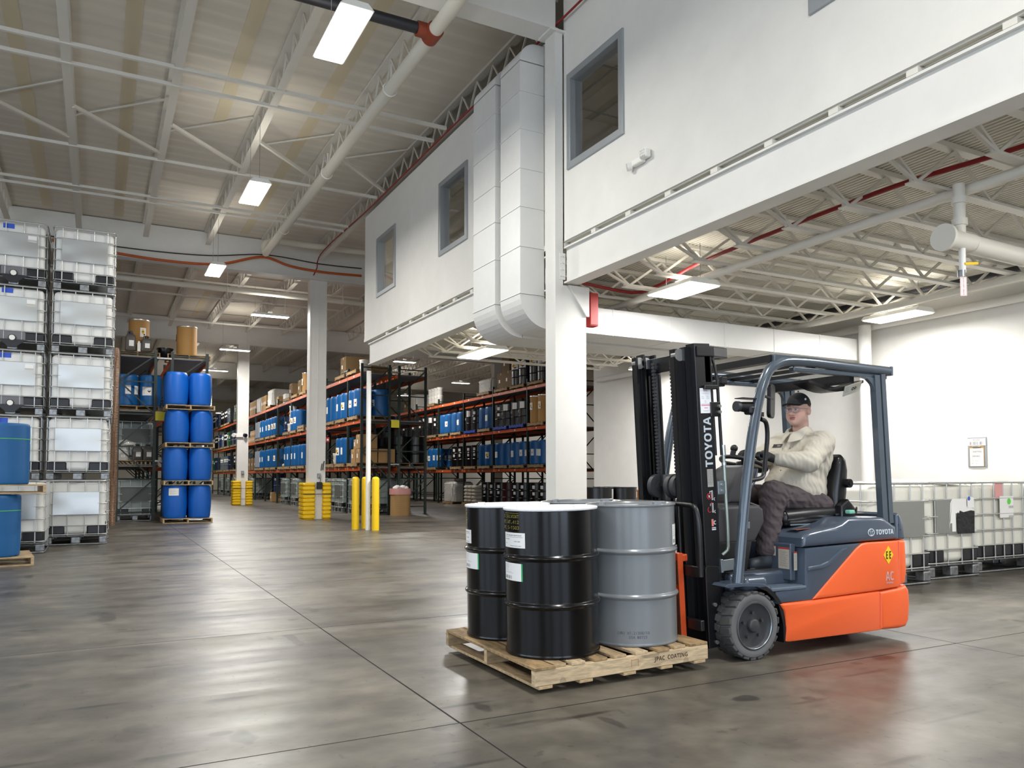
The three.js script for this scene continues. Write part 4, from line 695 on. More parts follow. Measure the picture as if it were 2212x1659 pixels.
// back-to-back rack, seen through its open end
drums4(R1b, 0, 1, 0.76, ['black', 'black'], 'rackPallet', true, 1); drums4(R1b, 1, 1, 0.75, ['black', 'black'], 'rackPallet', true, 1); drums4(R1b, 1, 1, 2.1, ['black', 'black'], 'rackPallet', false, 2);
drums4(R1b, 2, 1, 0.75, ['green', 'green'], 'rackPallet', false, 1); on(R1b, 1, 0, 'greyTank', 1.0, 0.5, 0, -Math.PI / 2); on(R1b, 2, 0, 'greyTank', 1.0, 0.5, 0, -Math.PI / 2); on(R1b, 1, 3, 'cartonDark', 2.0, 0.5, 0.02);
// side aisle rack
drums4(R2, 0, 3, 0.7, ['blackWhiteTop', 'blackWhiteTop'], 'rackPallet', true); drums4(R2, 0, 2, 0.7, ['fibre', 'fibre']); drums4(R2, 0, 1, 0.7, ['bluePlain', 'blueFlam'], 'rackPallet', true); drums4(R2, 0, 0, 0.7, ['black', 'black']);
drums4(R2, 1, 3, 0.7, ['blackWhiteTop', 'blackWhiteTop']); pal(R2, 1, 3, 2.05); on(R2, 1, 3, 'cartonDark', 1.7, 0.5); on(R2, 1, 3, 'cartonDark', 2.42, 0.55); on(R2, 1, 3, 'cartonDark', 2.1, 0.6, 0.785);
drums4(R2, 1, 2, 0.75, ['blackPaper', 'blackPaper'], 'bluePallet', true); drums4(R2, 1, 2, 2.1, ['blackPaper', 'black'], 'bluePallet', true); drums4(R2, 1, 1, 0.75, ['blueFlam', 'bluePlain'], 'rackPallet', true); drums4(R2, 1, 1, 2.1, ['blueBare', 'bluePlain'], 'rackPallet', true); drums4(R2, 1, 0, 0.75, ['black', 'black'], 'rackPallet', true); drums4(R2, 1, 0, 2.1, ['maroon', 'black']);
pal(R2, 2, 3, 0.8); on(R2, 2, 3, 'wrapped', 0.8, 0.55, 0.122).scale.set(1, 0.7, 1.2); drums4(R2, 2, 2, 0.75, ['bluePlain', 'blueBare']); drums4(R2, 2, 2, 2.1, ['black', 'blackPaper'], 'bluePallet', true); drums4(R2, 2, 1, 0.75, ['blueOxid', 'blueBare']); drums4(R2, 2, 1, 2.1, ['black', 'black'], 'rackPallet', true); drums4(R2, 2, 0, 0.5, ['black', 'black']);
drums4(R2, 3, 2, 0.75, ['bluePlain', 'blueBare']); drums4(R2, 3, 2, 2.1, ['blueCorr', 'blueBare']); drums4(R2, 3, 1, 0.75, ['black', 'black']); drums4(R2, 4, 1, 0.75, ['blueFlam', 'blueCorr'], 'rackPallet', true); drums4(R2, 4, 2, 0.75, ['black', 'blackPaper'], 'rackPallet', true); drums4(R2, 4, 2, 2.1, ['blackPaper', 'black']);
for (let i = 0; i < 4; i++) { on(R2, 4, 3, 'pail', 0.5 + i * 0.36, 0.3, 0.122); on(R2, 4, 3, 'pail', 0.5 + i * 0.36, 0.3, 0.505, 0, 'upper'); } pal(R2, 4, 3, 1.0); on(R2, 5, 3, 'wrapped', 0.8, 0.6, 0.02); on(R2, 5, 3, 'cartonDark', 2, 0.6, 0.02); drums4(R2, 5, 2, 0.75, ['black', 'blackPaper']); drums4(R2, 5, 2, 2.1, ['black', 'black']); drums4(R2, 5, 1, 0.8, ['blueBare', 'blueBare']); drums4(R2, 6, 2, 0.8, ['black', 'black']);
// sack pile and wrapped load on the floor of the side aisle rack
pal(R2, 2, 0, 2.3);
{ let q = 0; for (let l = 0; l < 5; l++) for (let r = 0; r < 2; r++) for (let c = 0; c < 3; c++) { if (r && l < 4) continue; on(R2, 2, 0, 'sack', 1.92 + c * 0.39 + rr(-0.03, 0.03), 0.30 + r * 0.55, 0.122 + l * 0.145, Math.PI / 2 + rr(-0.06, 0.06), `layer ${['one', 'two', 'three', 'four', 'five'][l]}${r ? ' behind' : ''}`); } }
pal(R2, 3, 0, 1.6); on(R2, 3, 0, 'wrapped', 1.6, 0.5, 0.122).scale.y = 1.1; on(R2, 3, 0, 'sackGrey', 1.5, 0.5, 1.0);
// left racks
const L1 = { x: 0.40, zs: ZL, n: 'rack behind the tanks', dir: 1, d: 1 }, L2 = { x: 2.74, zs: ZL, n: 'rack behind the blue stack', dir: -1, d: 1 };
on(L1, 0, 0, 'greyTank', 0.75, 0.52, 0); pal(L1, 0, 2, 0.7); on(L1, 0, 2, 'blueFlam', 0.45, 0.26, 0.122, 1.35); on(L1, 0, 2, 'blueCorr', 0.45, 0.86, 0.122, 1.1); place('blueCorr', D.blueCorr, [1.95, 3.2, -24.6], 1.5, 'blue drum peeking out beside the bright blue stack, middle shelf', undefined); pal(L2, 0, 2, 0.7);
pal(L1, 0, 1, 0.7); on(L1, 0, 1, 'pail', 0.3, 0.2, 0.122, 1.3);
const jug = () => { const t = thing('jug', 'd', 'jug'); obj('jug_body', loft([[0, 0.22], [0.02, 0.26], [0.3, 0.26], [0.36, 0.22], [0.39, 0.12]].map(([y, w]) => rrect(w, w, 0.05, y))), std('#55504b', 0.5), t); obj('cap', cy(0.045, 0.05, 0, 0.41, 0, 16), M.black, t); obj('handle', tb([[-0.08, 0.36, 0], [-0.06, 0.44, 0], [0.05, 0.44, 0], [0.06, 0.4, 0]], 0.015), std('#55504b', 0.5), t); obj('sticker', bx(0.12, 0.13, 0.002, 0.02, 0.17, 0.1305), SM.plain, t); return t; };
[[0.95, 1.674, 'grey jug on the low shelf of the rack end, beside the white pail'], [1.22, 1.674, 'grey jug on the low shelf of the rack end, next to the post']].forEach(([x, y, l]) => place('jug', jug, [x, y, -24.12], 0, l, 'jugs on the rack end'));
{ const b = thing('plastic_bag', 'translucent bag heaped on the white pail in the green rack end', 'bag', [0.64, 2.05, -24.15]); obj('bag_film', loft([0, 0.05, 0.12, 0.17, 0.2].map((y, i) => { const o = []; for (let k = 0; k < 16; k++) { const a = k / 16 * 6.283, r = [0.2, 0.24, 0.2, 0.12, 0.03][i] * (0.75 + 0.5 * hash2(i, k, 3)); o.push(V(r * Math.cos(a) * 1.1, y, r * Math.sin(a))); } return o; })), M.film, b); }
[[0.72, 'dark jug with two white diamonds on the top shelf rack end', 1.25], [1.12, 'dark jug with a yellow sticker on the top shelf rack end', 1.0]].forEach(([x, l, s], i) => { const o = place('jug', jug, [x, 4.704, -24.05], 0, l, 'jugs on the rack end'); o.scale.set(1, s, 1); });
pal(L1, 0, 3, 0.7); on(L1, 0, 3, 'fibre', 0.75, 0.55, 0.122, 1.8); pal(L2, 0, 3, 0.7); on(L2, 0, 3, 'fibre', 0.42, 0.55, 0.122, 2.6).scale.y = 0.85;
{ const c = thing('spray_bottle', 'small white printed bottle between two dark jugs on the top shelf', 'bottle', [0.93, 4.704, -24.0]); obj('bottle_body', cy(0.05, 0.24, 0, 0.12, 0, 16), M.white, c); obj('cap', cy(0.03, 0.05, 0, 0.265, 0, 12), M.white, c);
  const k = thing('steel_lid_stack', 'low black pail between the two fibre drums on top of the racks', 'pail', [1.62, 4.58, -24.3]); obj('pail_body', lathe([[0, 0], [0.2, 0], [0.21, 0.26], [0.225, 0.27], [0.225, 0.3], [0, 0.3]], 24), M.drumDark, k); obj('ring', lathe([[0.226, 0.265], [0.232, 0.28], [0.226, 0.3]], 24), M.drumDark, k);
  const cg = place('greyTank', D.greyTank, [0.95, 1.674, -25.75], 0, 'dark caged tank at the back of the low shelf behind the jugs', undefined); }
// bright blue drum stack on pallets
{
  const barrel = [[0, 0.012], [0.235, 0.012], [0.25, 0], [0.262, 0.03]]; for (let i = 0; i <= 14; i++) { const u = i / 14; barrel.push([0.264 + 0.031 * Math.sin(Math.PI * (0.08 + 0.8 * u)), 0.05 + 0.74 * u]); } barrel.push([0.268, 0.83], [0.245, 0.865], [0.24, 0.875], [0.232, 0.868], [0.225, 0.85], [0, 0.85]);
  const bd = () => plasticDrum('barrel', 'd', M.drumBright, [], 40, barrel), LV = ['bottom', 'second', 'third', 'top'];
  for (let l = 0; l < 4; l++) {
    const y = l * 1.0, j = [0, 0.0, 0.02, -0.02][l];
    place('stackPallet', () => palletKit(1.22, 1.2, M.wood, 'pallet', 'd', 6), [2.12 + j + (l === 3 ? 0.04 : 0), y, -22.9], 0, `wooden pallet under the ${LV[l]} layer of bright blue barrels`, 'pallets in the barrel stack');
    for (const [x, z, w] of [[-0.3, 0.31, 'front, tanks side'], [0.3, 0.31, 'front, aisle side'], [-0.3, -0.3, 'rear, tanks side'], [0.3, -0.3, 'rear, aisle side']]) { const o = place('barrel', bd, [2.12 + x * (l === 3 ? 0.985 : 1) + j, y + 0.123, -22.9 + z + rr(-0.01, 0.01)], 0, `bright blue barrel, ${LV[l]} layer of the stack, ${w}`, 'bright blue barrel stack'); }
  }
  obj('paper_sheet', wrap(0.2975, 0.19, 0.70, 1.35, 0.85), SM.plain, PROTO.barrel, true).userData.label = 'tilted white paper sheet';
}
// teal blue drums at the edge of the storage side
{
  const td = () => { const t = plasticDrum('plastic_drum', 'd', M.drumTeal, [], 40, [[0, 0.01], [0.25, 0.01], [0.268, 0], [0.282, 0.012], [0.285, 0.04], [0.29, 0.12], [0.29, 0.29], [0.286, 0.30], [0.29, 0.31], [0.29, 0.57], [0.286, 0.58], [0.29, 0.59], [0.288, 0.80], [0.283, 0.838], [0.26, 0.85], [0, 0.845]]); obj('green_band', lathe([[0.2895, 0.625], [0.2925, 0.628], [0.2925, 0.634], [0.2895, 0.637]], 40), std('#4fae4c', 0.5), t); return t; };
  place('edgePallet', () => palletKit(1.2, 1.1, M.wood, 'pallet', 'd', 6), [-1.42, 0, -13.15], 0.12, 'wooden pallet on the floor under the teal drums', 'pallets under the teal drums');
  place('edgePallet', 0, [-1.30, 0.99, -13.2], 0.12, 'wooden pallet between the two layers of teal drums', 'pallets under the teal drums');
  for (const [x, y, z, l] of [[-1.235, 0.123, -12.95, 'teal drum with green band, lower layer, edge nearest the aisle'], [-1.86, 0.123, -12.9, 'teal drum with green band, lower layer, cut off by the view'], [-1.15, 1.113, -12.98, 'teal drum with green band, upper layer, edge nearest the aisle'], [-1.77, 1.113, -12.93, 'teal drum with green band, upper layer, cut off by the view']]) place('teal', td, [x, y, z], 0, l, 'teal drums with a green band');
}
// round cardboard bin beside the rack ends
{
  const b = thing('cardboard_bin', 'tan cardboard bin with pink liner and crumpled white paper by the rack end', 'bin', [8.47, 0, -23.6]);
  obj('bin_body', loft([0, 0.8].map((y) => rrect(0.6, 0.52, 0.2, y))), M.cardboard, b);
  obj('liner', loft([0.66, 0.68, 0.83, 0.85].map((y, i) => rrect(0.645, 0.56, 0.22, y).map((q, k) => q.multiply(V(1 + 0.03 * hash2(i, k, 4), 1, 1 + 0.03 * hash2(k, i, 5)))))), M.pink, b);
  for (let i = 0; i < 5; i++) obj('crumpled_paper', new THREE.IcosahedronGeometry(0.1, 1).scale(1, 0.6, 1).translate(-0.18 + i * 0.09, 0.87 + 0.03 * (i % 2), rr(-0.1, 0.1)), M.paper, b);
}
// drums and a board past the main column
{
  place('rackPallet', 0, [9.62, 0, -14.0], 0, 'wooden pallet under black drums past the main column', undefined);
  [[9.32, -13.7, 'blackPaper', 'nearest the main column'], [9.93, -13.7, 'black', 'nearest the side wall'], [9.32, -14.3, 'black', 'behind, main column side'], [9.93, -14.3, 'blackPaper', 'behind, side wall side']].forEach(([x, z, k, l]) => place(k, D[k], [x, 0.122, z], 1.9, `black drum on the floor past the main column, ${l}`, undefined));
  const c = thing('wooden_crate', 'orange-tan wooden crate standing by the side wall behind the mast', 'crate', [11.3, 0, -15]); obj('crate_wall', rb(0.9, 0.9, 0.9, 0.01, 0, 0.47, 0), std('#c98a35', 0.6, { map: T.wood }), c); for (const s of [-1, 1]) obj('runner', bx(0.08, 0.06, 0.9, s * 0.35, 0.03, 0), M.wood, c);
}
// ---------- the load in front of the forklift: pallet and four drums, tipped a little forward ----------
const FONT = await new FontLoader().loadAsync('fonts/droid/droid_sans_bold.typeface.json');
function letters(s, size, depth = 0.002, seg = 4) { const g = new TextGeometry(s, { font: FONT, size, depth, curveSegments: seg, bevelEnabled: false }); g.computeBoundingBox(); const b = g.boundingBox; return g.translate(-(b.min.x + b.max.x) / 2, -(b.min.y + b.max.y) / 2, 0); }
{
  const TILT = 0.02, piv = V(2.815, 0.035, -4.49);
  const onLoad = (o, x, y, z) => { o.position.set(piv.x + x * Math.cos(TILT) - y * Math.sin(TILT), piv.y + x * Math.sin(TILT) + y * Math.cos(TILT), piv.z + z); o.rotation.z = TILT; return o; };
  const P = thing('pallet', 'pale new wooden pallet carrying two black and two grey drums', 'pallet');
  const L = 1.265, W = 1.27, bk = (n) => { const g = rb(n, 0.018, W, 0.003, 0, 0, 0, 1); boxUV(g); const u = g.attributes.uv; for (let i = 0; i < u.count; i++) { const a = u.getX(i); u.setXY(i, u.getY(i) + n * 7, a + n * 3); } return g; };
  const wd = bk(0.14), nr = bk(0.092);
  for (const s of [-1, 0, 1]) obj('stringer', rb(L, 0.089, 0.04, 0.004, 0, 0.0635, s * (W / 2 - 0.022), 1), s === 1 ? M.woodPale : M.wood, P);
  const xs = [-L / 2 + 0.07, -0.47, -0.335, -0.185, -0.05, 0.12, 0.265, 0.40, L / 2 - 0.07];
  xs.forEach((x, i) => { const o = obj('deck_board', i === 0 || i === 8 ? wd : nr, [M.woodOld, M.wood, M.woodPale][[0, 1, 2, 0, 1, 2, 0, 1, 0][i]], P, true); o.position.set(x + rr(-0.008, 0.008), 0.1175, rr(-0.01, 0.008)); o.rotation.y = rr(-0.012, 0.012); });
  for (const x of [-L / 2 + 0.07, -0.29, 0.02, 0.3, L / 2 - 0.07]) { const o = obj('bottom_board', nr, M.wood, P, true); o.position.set(x, 0.0095, 0); }
  obj('stamp', letters('JPAC  COATING', 0.026, 0.0012).translate(0.335, 0.066, W / 2 - 0.0025), std('#4a3a28', 0.8), P);
  obj('stamp', [bx(0.05, 0.003, 0.001, 0.06, 0.085, W / 2 - 0.0018), bx(0.003, 0.045, 0.001, 0.035, 0.066, W / 2 - 0.0018), bx(0.003, 0.045, 0.001, 0.085, 0.066, W / 2 - 0.0018)], std('#a5764f', 0.8), P);
  onLoad(P, 0, 0, 0);
  const dep = std('#ffffff', 0.5, { map: cvs(256, 200, (x, w, h) => { x.fillStyle = '#eeedea'; x.fillRect(0, 0, w, h); x.fillStyle = '#222'; txt(x, '55G DRUM DEPOSIT', 30, 44, 'bold 21px sans-serif'); x.fillRect(16, 58, 220, 3); txt(x, 'SOLVENT', 16, 96, 'bold 17px sans-serif'); txt(x, '412 LBS', 150, 122, 'bold 17px sans-serif'); txt(x, 'TARE', 16, 150, '14px sans-serif'); txt(x, 'HANDLE WITH CARE', 96, 180, 'bold 13px sans-serif'); }) });
  const ship = std('#ffffff', 0.5, { map: cvs(200, 200, (x, w, h) => { x.fillStyle = '#efeeeb'; x.fillRect(0, 0, w, h); x.fillStyle = '#1f9a55'; x.fillRect(w - 12, 0, 12, h); lines(x, 12, 20, 60, 5, 16, '#555'); lines(x, 12, 104, 110, 2, 10, '#888'); x.fillStyle = '#333'; for (let i = 0; i < 30; i++) if (hash2(i, 4, 9) > 0.4) x.fillRect(14 + i * 3, 146, 2, 36); }) });
  const stencil = new THREE.MeshStandardMaterial({ map: cvs(512, 300, (x, w, h) => { x.clearRect(0, 0, w, h); x.fillStyle = '#857b28'; const f = 'bold 66px monospace'; txt(x, 'FS SOLVENT', 60, 90, f); txt(x, 'NET.WT.412', 60, 178, f); txt(x, 'UPC S-1503', 60, 266, f); x.fillRect(120, 14, 330, 7); x.clearRect(0, 60, w, 5); x.clearRect(0, 150, w, 4); x.clearRect(0, 238, w, 4); }), alphaTest: 0.5, roughness: 0.6 });
  const greyStamp = new THREE.MeshStandardMaterial({ map: cvs(512, 96, (x, w, h) => { x.clearRect(0, 0, w, h); x.fillStyle = '#3f454d'; x.font = '40px monospace'; x.fillText('(UN) X1.2/300/19', 10, 40); x.fillText('USA M4723', 150, 86); }), alphaTest: 0.5, roughness: 0.5 });
  const bung = (t, mat) => { for (const [x, z, r] of [[0.15, 0.11, 0.045], [-0.14, -0.12, 0.028]]) obj('bung', lathe([[r, 0.862], [r, 0.886], [r * 0.9, 0.891], [r * 0.5, 0.887], [0, 0.887]], 24).translate(x, 0, z), mat, t); };
  const dk = (label, bm, lm, extra) => { const t = steelDrum('steel_drum', label, bm, lm, [], 72); bung(t, extra); return t; };
  const put = (o, mat, y, h, dir, wdt, r = 0.2872) => obj('sticker', wrap(r, h, y, dir, wdt, 24), mat, o, true);
  const b1 = dk('glossy black drum with white lid and yellow stencil, front corner of the pallet', M.drumBlack, M.lidWhite, M.white);
  put(b1, stencil, 0.80, 0.115, -0.02, 0.9); put(b1, dep, 0.69, 0.09, 0.11, 0.74, 0.2876); put(b1, ship, 0.50, 0.105, 0.06, 0.70, 0.2876);
  onLoad(b1, -0.305, 0.127, 0.285).rotation.y = 0;
  const b2 = dk('glossy black drum with white lid, at the rear of the fork tip side', M.drumBlack, M.lidWhite, M.white);
  put(b2, stencil, 0.79, 0.115, -0.5, 0.9); put(b2, dep, 0.67, 0.09, -0.30, 0.74, 0.2876); put(b2, ship, 0.51, 0.105, 0.0, 0.7, 0.2876);
  onLoad(b2, -0.30, 0.127, -0.30);
  const g1 = dk('smooth grey drum beside the orange fork shank, on the viewer side', M.drumGrey, M.drumGrey, M.drumGrey);
  put(g1, ship, 0.68, 0.13, 2.35, 0.5, 0.2876); put(g1, greyStamp, 0.075, 0.055, 1.05, 0.95, 0.2874);
  onLoad(g1, 0.305, 0.127, 0.285);
  const g2 = dk('grey drum mostly hidden behind the other three on the pallet', M.drumGrey, M.drumGrey, M.drumGrey);
  onLoad(g2, 0.305, 0.127, -0.31);
}
// ---------- forklift (faces -x; its sides lie at z = -3.90 and -4.87) ----------
const FM = {
  orange: phy('#f3642c', 0.42, { clearcoat: 0.25, clearcoatRoughness: 0.3 }), hood: phy('#465160', 0.28, { clearcoat: 0.5, clearcoatRoughness: 0.15 }), guard: phy('#4d5863', 0.26, { clearcoat: 0.6, clearcoatRoughness: 0.15, metalness: 0.2 }),
  cowl: std('#3b3a3d', 0.6), black: std('#121215', 0.42), mast: phy('#0e0e12', 0.34, { clearcoat: 0.3, clearcoatRoughness: 0.3 }), tread: std('#4b4a4a', 0.9), rubber: std('#6c6b6b', 0.85, { map: T.dull }), rim: std('#3a3a3d', 0.5), seat: phy('#131316', 0.38, { clearcoat: 0.2 }), zinc: std('#a8b4bb', 0.3, { metalness: 0.8 }), step: std('#5b6775', 0.5), fork: phy('#c2491a', 0.45), forkWorn: std('#6b3a24', 0.55, { map: T.dull }),
};
const FK = thing('forklift', 'orange and blue-grey electric forklift with black mast carrying drums', 'forklift', [4.4, 0, -4.385]);
const f = (n, g, m, parent = FK, k = false) => wob(n, g, m, parent, k);
const ZN = -3.9, ZF = -4.87, W = ZN - ZF;
// body
f('lower_skirt', ex([[4.115, 0.355], [4.16, 0.30], [4.175, 0.18], [4.165, 0.098], [4.2, 0.09], [5.14, 0.085], [5.14, 0.372], [4.44, 0.358]], W + 0.03, 0.018, ZF - 0.015), FM.orange);
f('rear_corner', ex([[5.147, 0.085], [5.36, 0.078], [5.44, 0.085], [5.475, 0.13], [5.49, 0.25], [5.484, 0.36], [5.45, 0.40], [5.38, 0.385], [5.147, 0.366]], W + 0.02, 0.03, ZF - 0.01, [], 4), FM.orange);
f('side_panel', ex([[4.44, 0.363], [4.49, 0.40], [4.90, 0.70], [4.96, 0.73], [5.03, 0.737], [5.366, 0.737], [5.372, 0.39], [5.25, 0.385], [5.14, 0.378]], W + 0.016, 0.012, ZF - 0.008, [], 3), FM.orange);
f('counterweight', ex([[5.372, 0.392], [5.45, 0.41], [5.472, 0.5], [5.462, 0.72], [5.45, 0.742], [5.372, 0.742]], W + 0.01, 0.03, ZF - 0.005, [], 4), FM.orange);
f('lower_body', ex([[4.09, 0.36], [4.44, 0.357], [4.90, 0.695], [4.96, 0.735], [4.38, 0.72], [4.375, 0.45], [4.09, 0.44]], W, 0.01, ZF), FM.hood);
f('body_rib', ex([[4.40, 0.565], [4.56, 0.575], [4.63, 0.60], [4.80, 0.705], [4.74, 0.70], [4.60, 0.62], [4.53, 0.60], [4.40, 0.59]], 0.02, 0.008, ZN - 0.008), FM.hood);
f('hood', ex([[4.36, 0.727], [4.355, 0.79], [4.375, 0.812], [4.42, 0.832], [4.55, 0.85], [4.68, 0.864], [4.75, 0.885], [4.82, 0.920], [5.16, 0.922], [5.22, 0.912], [5.31, 0.865], [5.35, 0.85], [5.36, 0.748], [5.0, 0.742]], W + 0.02, 0.035, ZF - 0.01, [], 5), FM.hood);
f('rear_cover', ex([[5.362, 0.745], [5.362, 0.93], [5.385, 0.945], [5.42, 0.92], [5.452, 0.865], [5.46, 0.745]], W, 0.025, ZF, [], 4), FM.hood);
f('hood_tray', rb(0.32, 0.02, 0.6, 0.008, 5.1, 0.932, -4.4), FM.black);
f('floor_block', rb(0.56, 0.13, 0.80, 0.03, 4.10, 0.492, -4.437, 4), FM.hood); f('floor_mat', rb(0.5, 0.008, 0.74, 0.003, 4.08, 0.559, -4.45), FM.cowl);
f('under_step', ex([[3.96, 0.55], [4.37, 0.55], [4.37, 0.45], [4.12, 0.45], [4.05, 0.47], [3.99, 0.52]], W - 0.26, 0.008, ZF), FM.hood);
f('step', rb(0.33, 0.022, 0.14, 0.006, 4.215, 0.452, -3.965), FM.step);
for (let i = 0; i < 5; i++) f('tread_rib', bx(0.3, 0.006, 0.008, 4.215, 0.466, -3.92 - i * 0.023), FM.step);
f('step_side', rb(0.22, 0.10, 0.16, 0.045, 3.945, 0.50, -4.0, 4), FM.hood);
f('front_fender', ex([[3.64, 0.50], [3.66, 0.515], [3.82, 0.515], [3.98, 0.50], [4.06, 0.46], [4.10, 0.40], [4.12, 0.36], [4.10, 0.355], [4.06, 0.41], [4.00, 0.455], [3.92, 0.482], [3.8, 0.492], [3.66, 0.49]], 0.17, 0.004, ZN - 0.17), FM.hood);
f('wheel_arch', ex([[3.66, 0.49], [3.92, 0.48], [4.06, 0.40], [4.13, 0.3], [4.16, 0.1], [4.19, 0.1], [4.19, 0.49]], 0.02, 0, ZN - 0.18), FM.black);
f('wheel_arch', ex([[3.92, 0.478], [4.0, 0.45], [4.06, 0.405], [4.11, 0.35], [4.15, 0.22], [4.155, 0.09], [4.175, 0.09], [4.178, 0.22], [4.14, 0.36], [4.08, 0.43], [4.0, 0.48]], 0.2, 0, ZN - 0.195), FM.black);
f('front_frame', bx(0.5, 0.42, W - 0.4, 3.93, 0.31, (ZN + ZF) / 2), FM.black);
f('drive_housing', bx(1.0, 0.3, W - 0.3, 4.75, 0.24, (ZN + ZF) / 2), FM.black);
// wheels
function wheel(x, z, r, w, side) {
  const g = new THREE.Group(); g.name = 'wheel'; FK.add(g); g.position.set(x - 4.4, r, z + 4.385); g.rotation.x = side > 0 ? 0 : Math.PI;
  const R = (gm) => gm.rotateX(Math.PI / 2);                // lathe axis y becomes z
  obj('tyre', R(lathe([[r * 0.70, -w / 2], [r * 0.90, -w / 2], [r * 0.925, -w / 2 + 0.012], [r * 0.925, w / 2 - 0.012], [r * 0.90, w / 2], [r * 0.72, w / 2], [r * 0.70, w / 2 - 0.02], [r * 0.66, w / 2 - 0.02]], 64)), FM.rubber, g);
  obj('rim', R(lathe([[r * 0.72, w / 2 - 0.004], [r * 0.69, w / 2 + 0.004], [r * 0.66, w / 2], [r * 0.63, w / 2 - 0.035], [r * 0.2, w / 2 - 0.03], [0, w / 2 - 0.03]], 48)), FM.rim, g);
  obj('rim_ring', R(lathe([[r * 0.655, w / 2 - 0.003], [r * 0.665, w / 2 + 0.004], [r * 0.675, w / 2 - 0.002]], 48)), FM.zinc, g);
  obj('hub_cap', R(lathe([[0.045, w / 2 - 0.03], [0.045, w / 2 - 0.005], [0.035, w / 2 + 0.006], [0, w / 2 + 0.008]], 24)), FM.rim, g);
  for (let i = 0; i < 5; i++) { const a = i / 5 * 6.283 + 1.6; obj('wheel_bolt', cyAB(V(0.085 * Math.cos(a), 0.085 * Math.sin(a), w / 2 - 0.032), V(0.085 * Math.cos(a), 0.085 * Math.sin(a), w / 2 - 0.01), 0.011, 8), FM.rim, g); }
  const n = 22, lug = boxUV(ex([[-0.024, 0], [0.024, 0], [0.02, r * 0.075], [-0.02, r * 0.075]], w * 0.5, 0.004, 0));
  for (let i = 0; i < n; i++) for (const s of [0, 1]) { const o = obj('tread_block', lug, FM.tread, g, true), a = (i + s * 0.5) / n * 6.283; o.rotation.order = 'ZYX'; o.rotation.z = a - Math.PI / 2; o.rotation.y = s ? 0.16 : -0.16; o.position.set(r * 0.915 * Math.cos(a), r * 0.915 * Math.sin(a), s ? 0.0 : -w * 0.5); }
}
wheel(3.885, -3.985, 0.2285, 0.19, 1); wheel(3.885, -4.785, 0.2285, 0.19, -1); wheel(5.2, -4.385, 0.2, 0.15, 1);
// overhead guard
const gp = (z) => [[3.79, 0.51, z], [3.862, 1.06, z], [3.955, 1.58, z], [4.035, 1.84, z], [4.11, 1.965, z], [4.22, 2.025, z], [4.40, 2.042, z], [4.9, 2.036, z], [5.36, 2.03, z]];
for (const z of [-3.945, -4.825]) {
  f('guard_tube', tb(gp(z), 0.036, 60, 14), FM.guard);
  f('roof_rail', rb(1.0, 0.035, 0.05, 0.008, 4.84, 1.985, z + (z > -4.4 ? -0.02 : 0.02)), FM.guard);
  f('rail_end', rb(0.02, 0.072, 0.074, 0.008, 5.362, 2.03, z), FM.guard);
  f('rear_pillar', [barAB(V(5.20, 1.99, z), V(5.265, 0.87, z), 0.05, 0.055), barAB(V(5.262, 2.0, z), V(5.325, 0.87, z), 0.06, 0.045)], FM.guard);
  f('corner_brace', ex([[5.02, 1.97], [5.2, 1.97], [5.205, 1.78], [5.185, 1.86], [5.15, 1.92], [5.1, 1.955]], 0.03, 0.004, z - 0.015), FM.guard);
}
f('roof_header', [barAB(V(4.16, 2.045, -3.95), V(4.16, 2.045, -4.82), 0.075, 0.05)], FM.black);
f('roof_corner', ex([[4.13, 1.97], [4.14, 2.075], [4.36, 2.072], [4.25, 2.045]], 0.06, 0.006, -3.985), FM.guard);
for (const x of [4.36, 4.57, 4.79, 5.2]) f('roof_bar', barAB(V(x, 2.01, -3.96), V(x, 2.01, -4.81), 0.016, 0.026), FM.black);
f('roof_crossbar', barAB(V(5.0, 1.96, -3.99), V(5.0, 1.96, -4.8), 0.05, 0.07), FM.black);
f('roof_lamp_bar', [rb(0.05, 0.05, 0.30, 0.01, 4.17, 1.93, -4.62), rb(0.06, 0.06, 0.04, 0.01, 4.17, 1.95, -4.47)], FM.black);
f('strap_cover', loft([0, 1, 2, 3, 4, 5, 6, 7, 8].map((i) => { const u = i / 8, x = 4.72 + 0.62 * u, y = 1.935 - 0.055 * Math.sin(u * Math.PI) * (u < 0.6 ? 1 : 1) + 0.03 * u; return [V(x, y - 0.018 * Math.sin(u * Math.PI), -4.15), V(x, y + 0.02, -4.15), V(x, y + 0.02, -4.3), V(x, y - 0.018 * Math.sin(u * Math.PI), -4.3)]; })), FM.black);
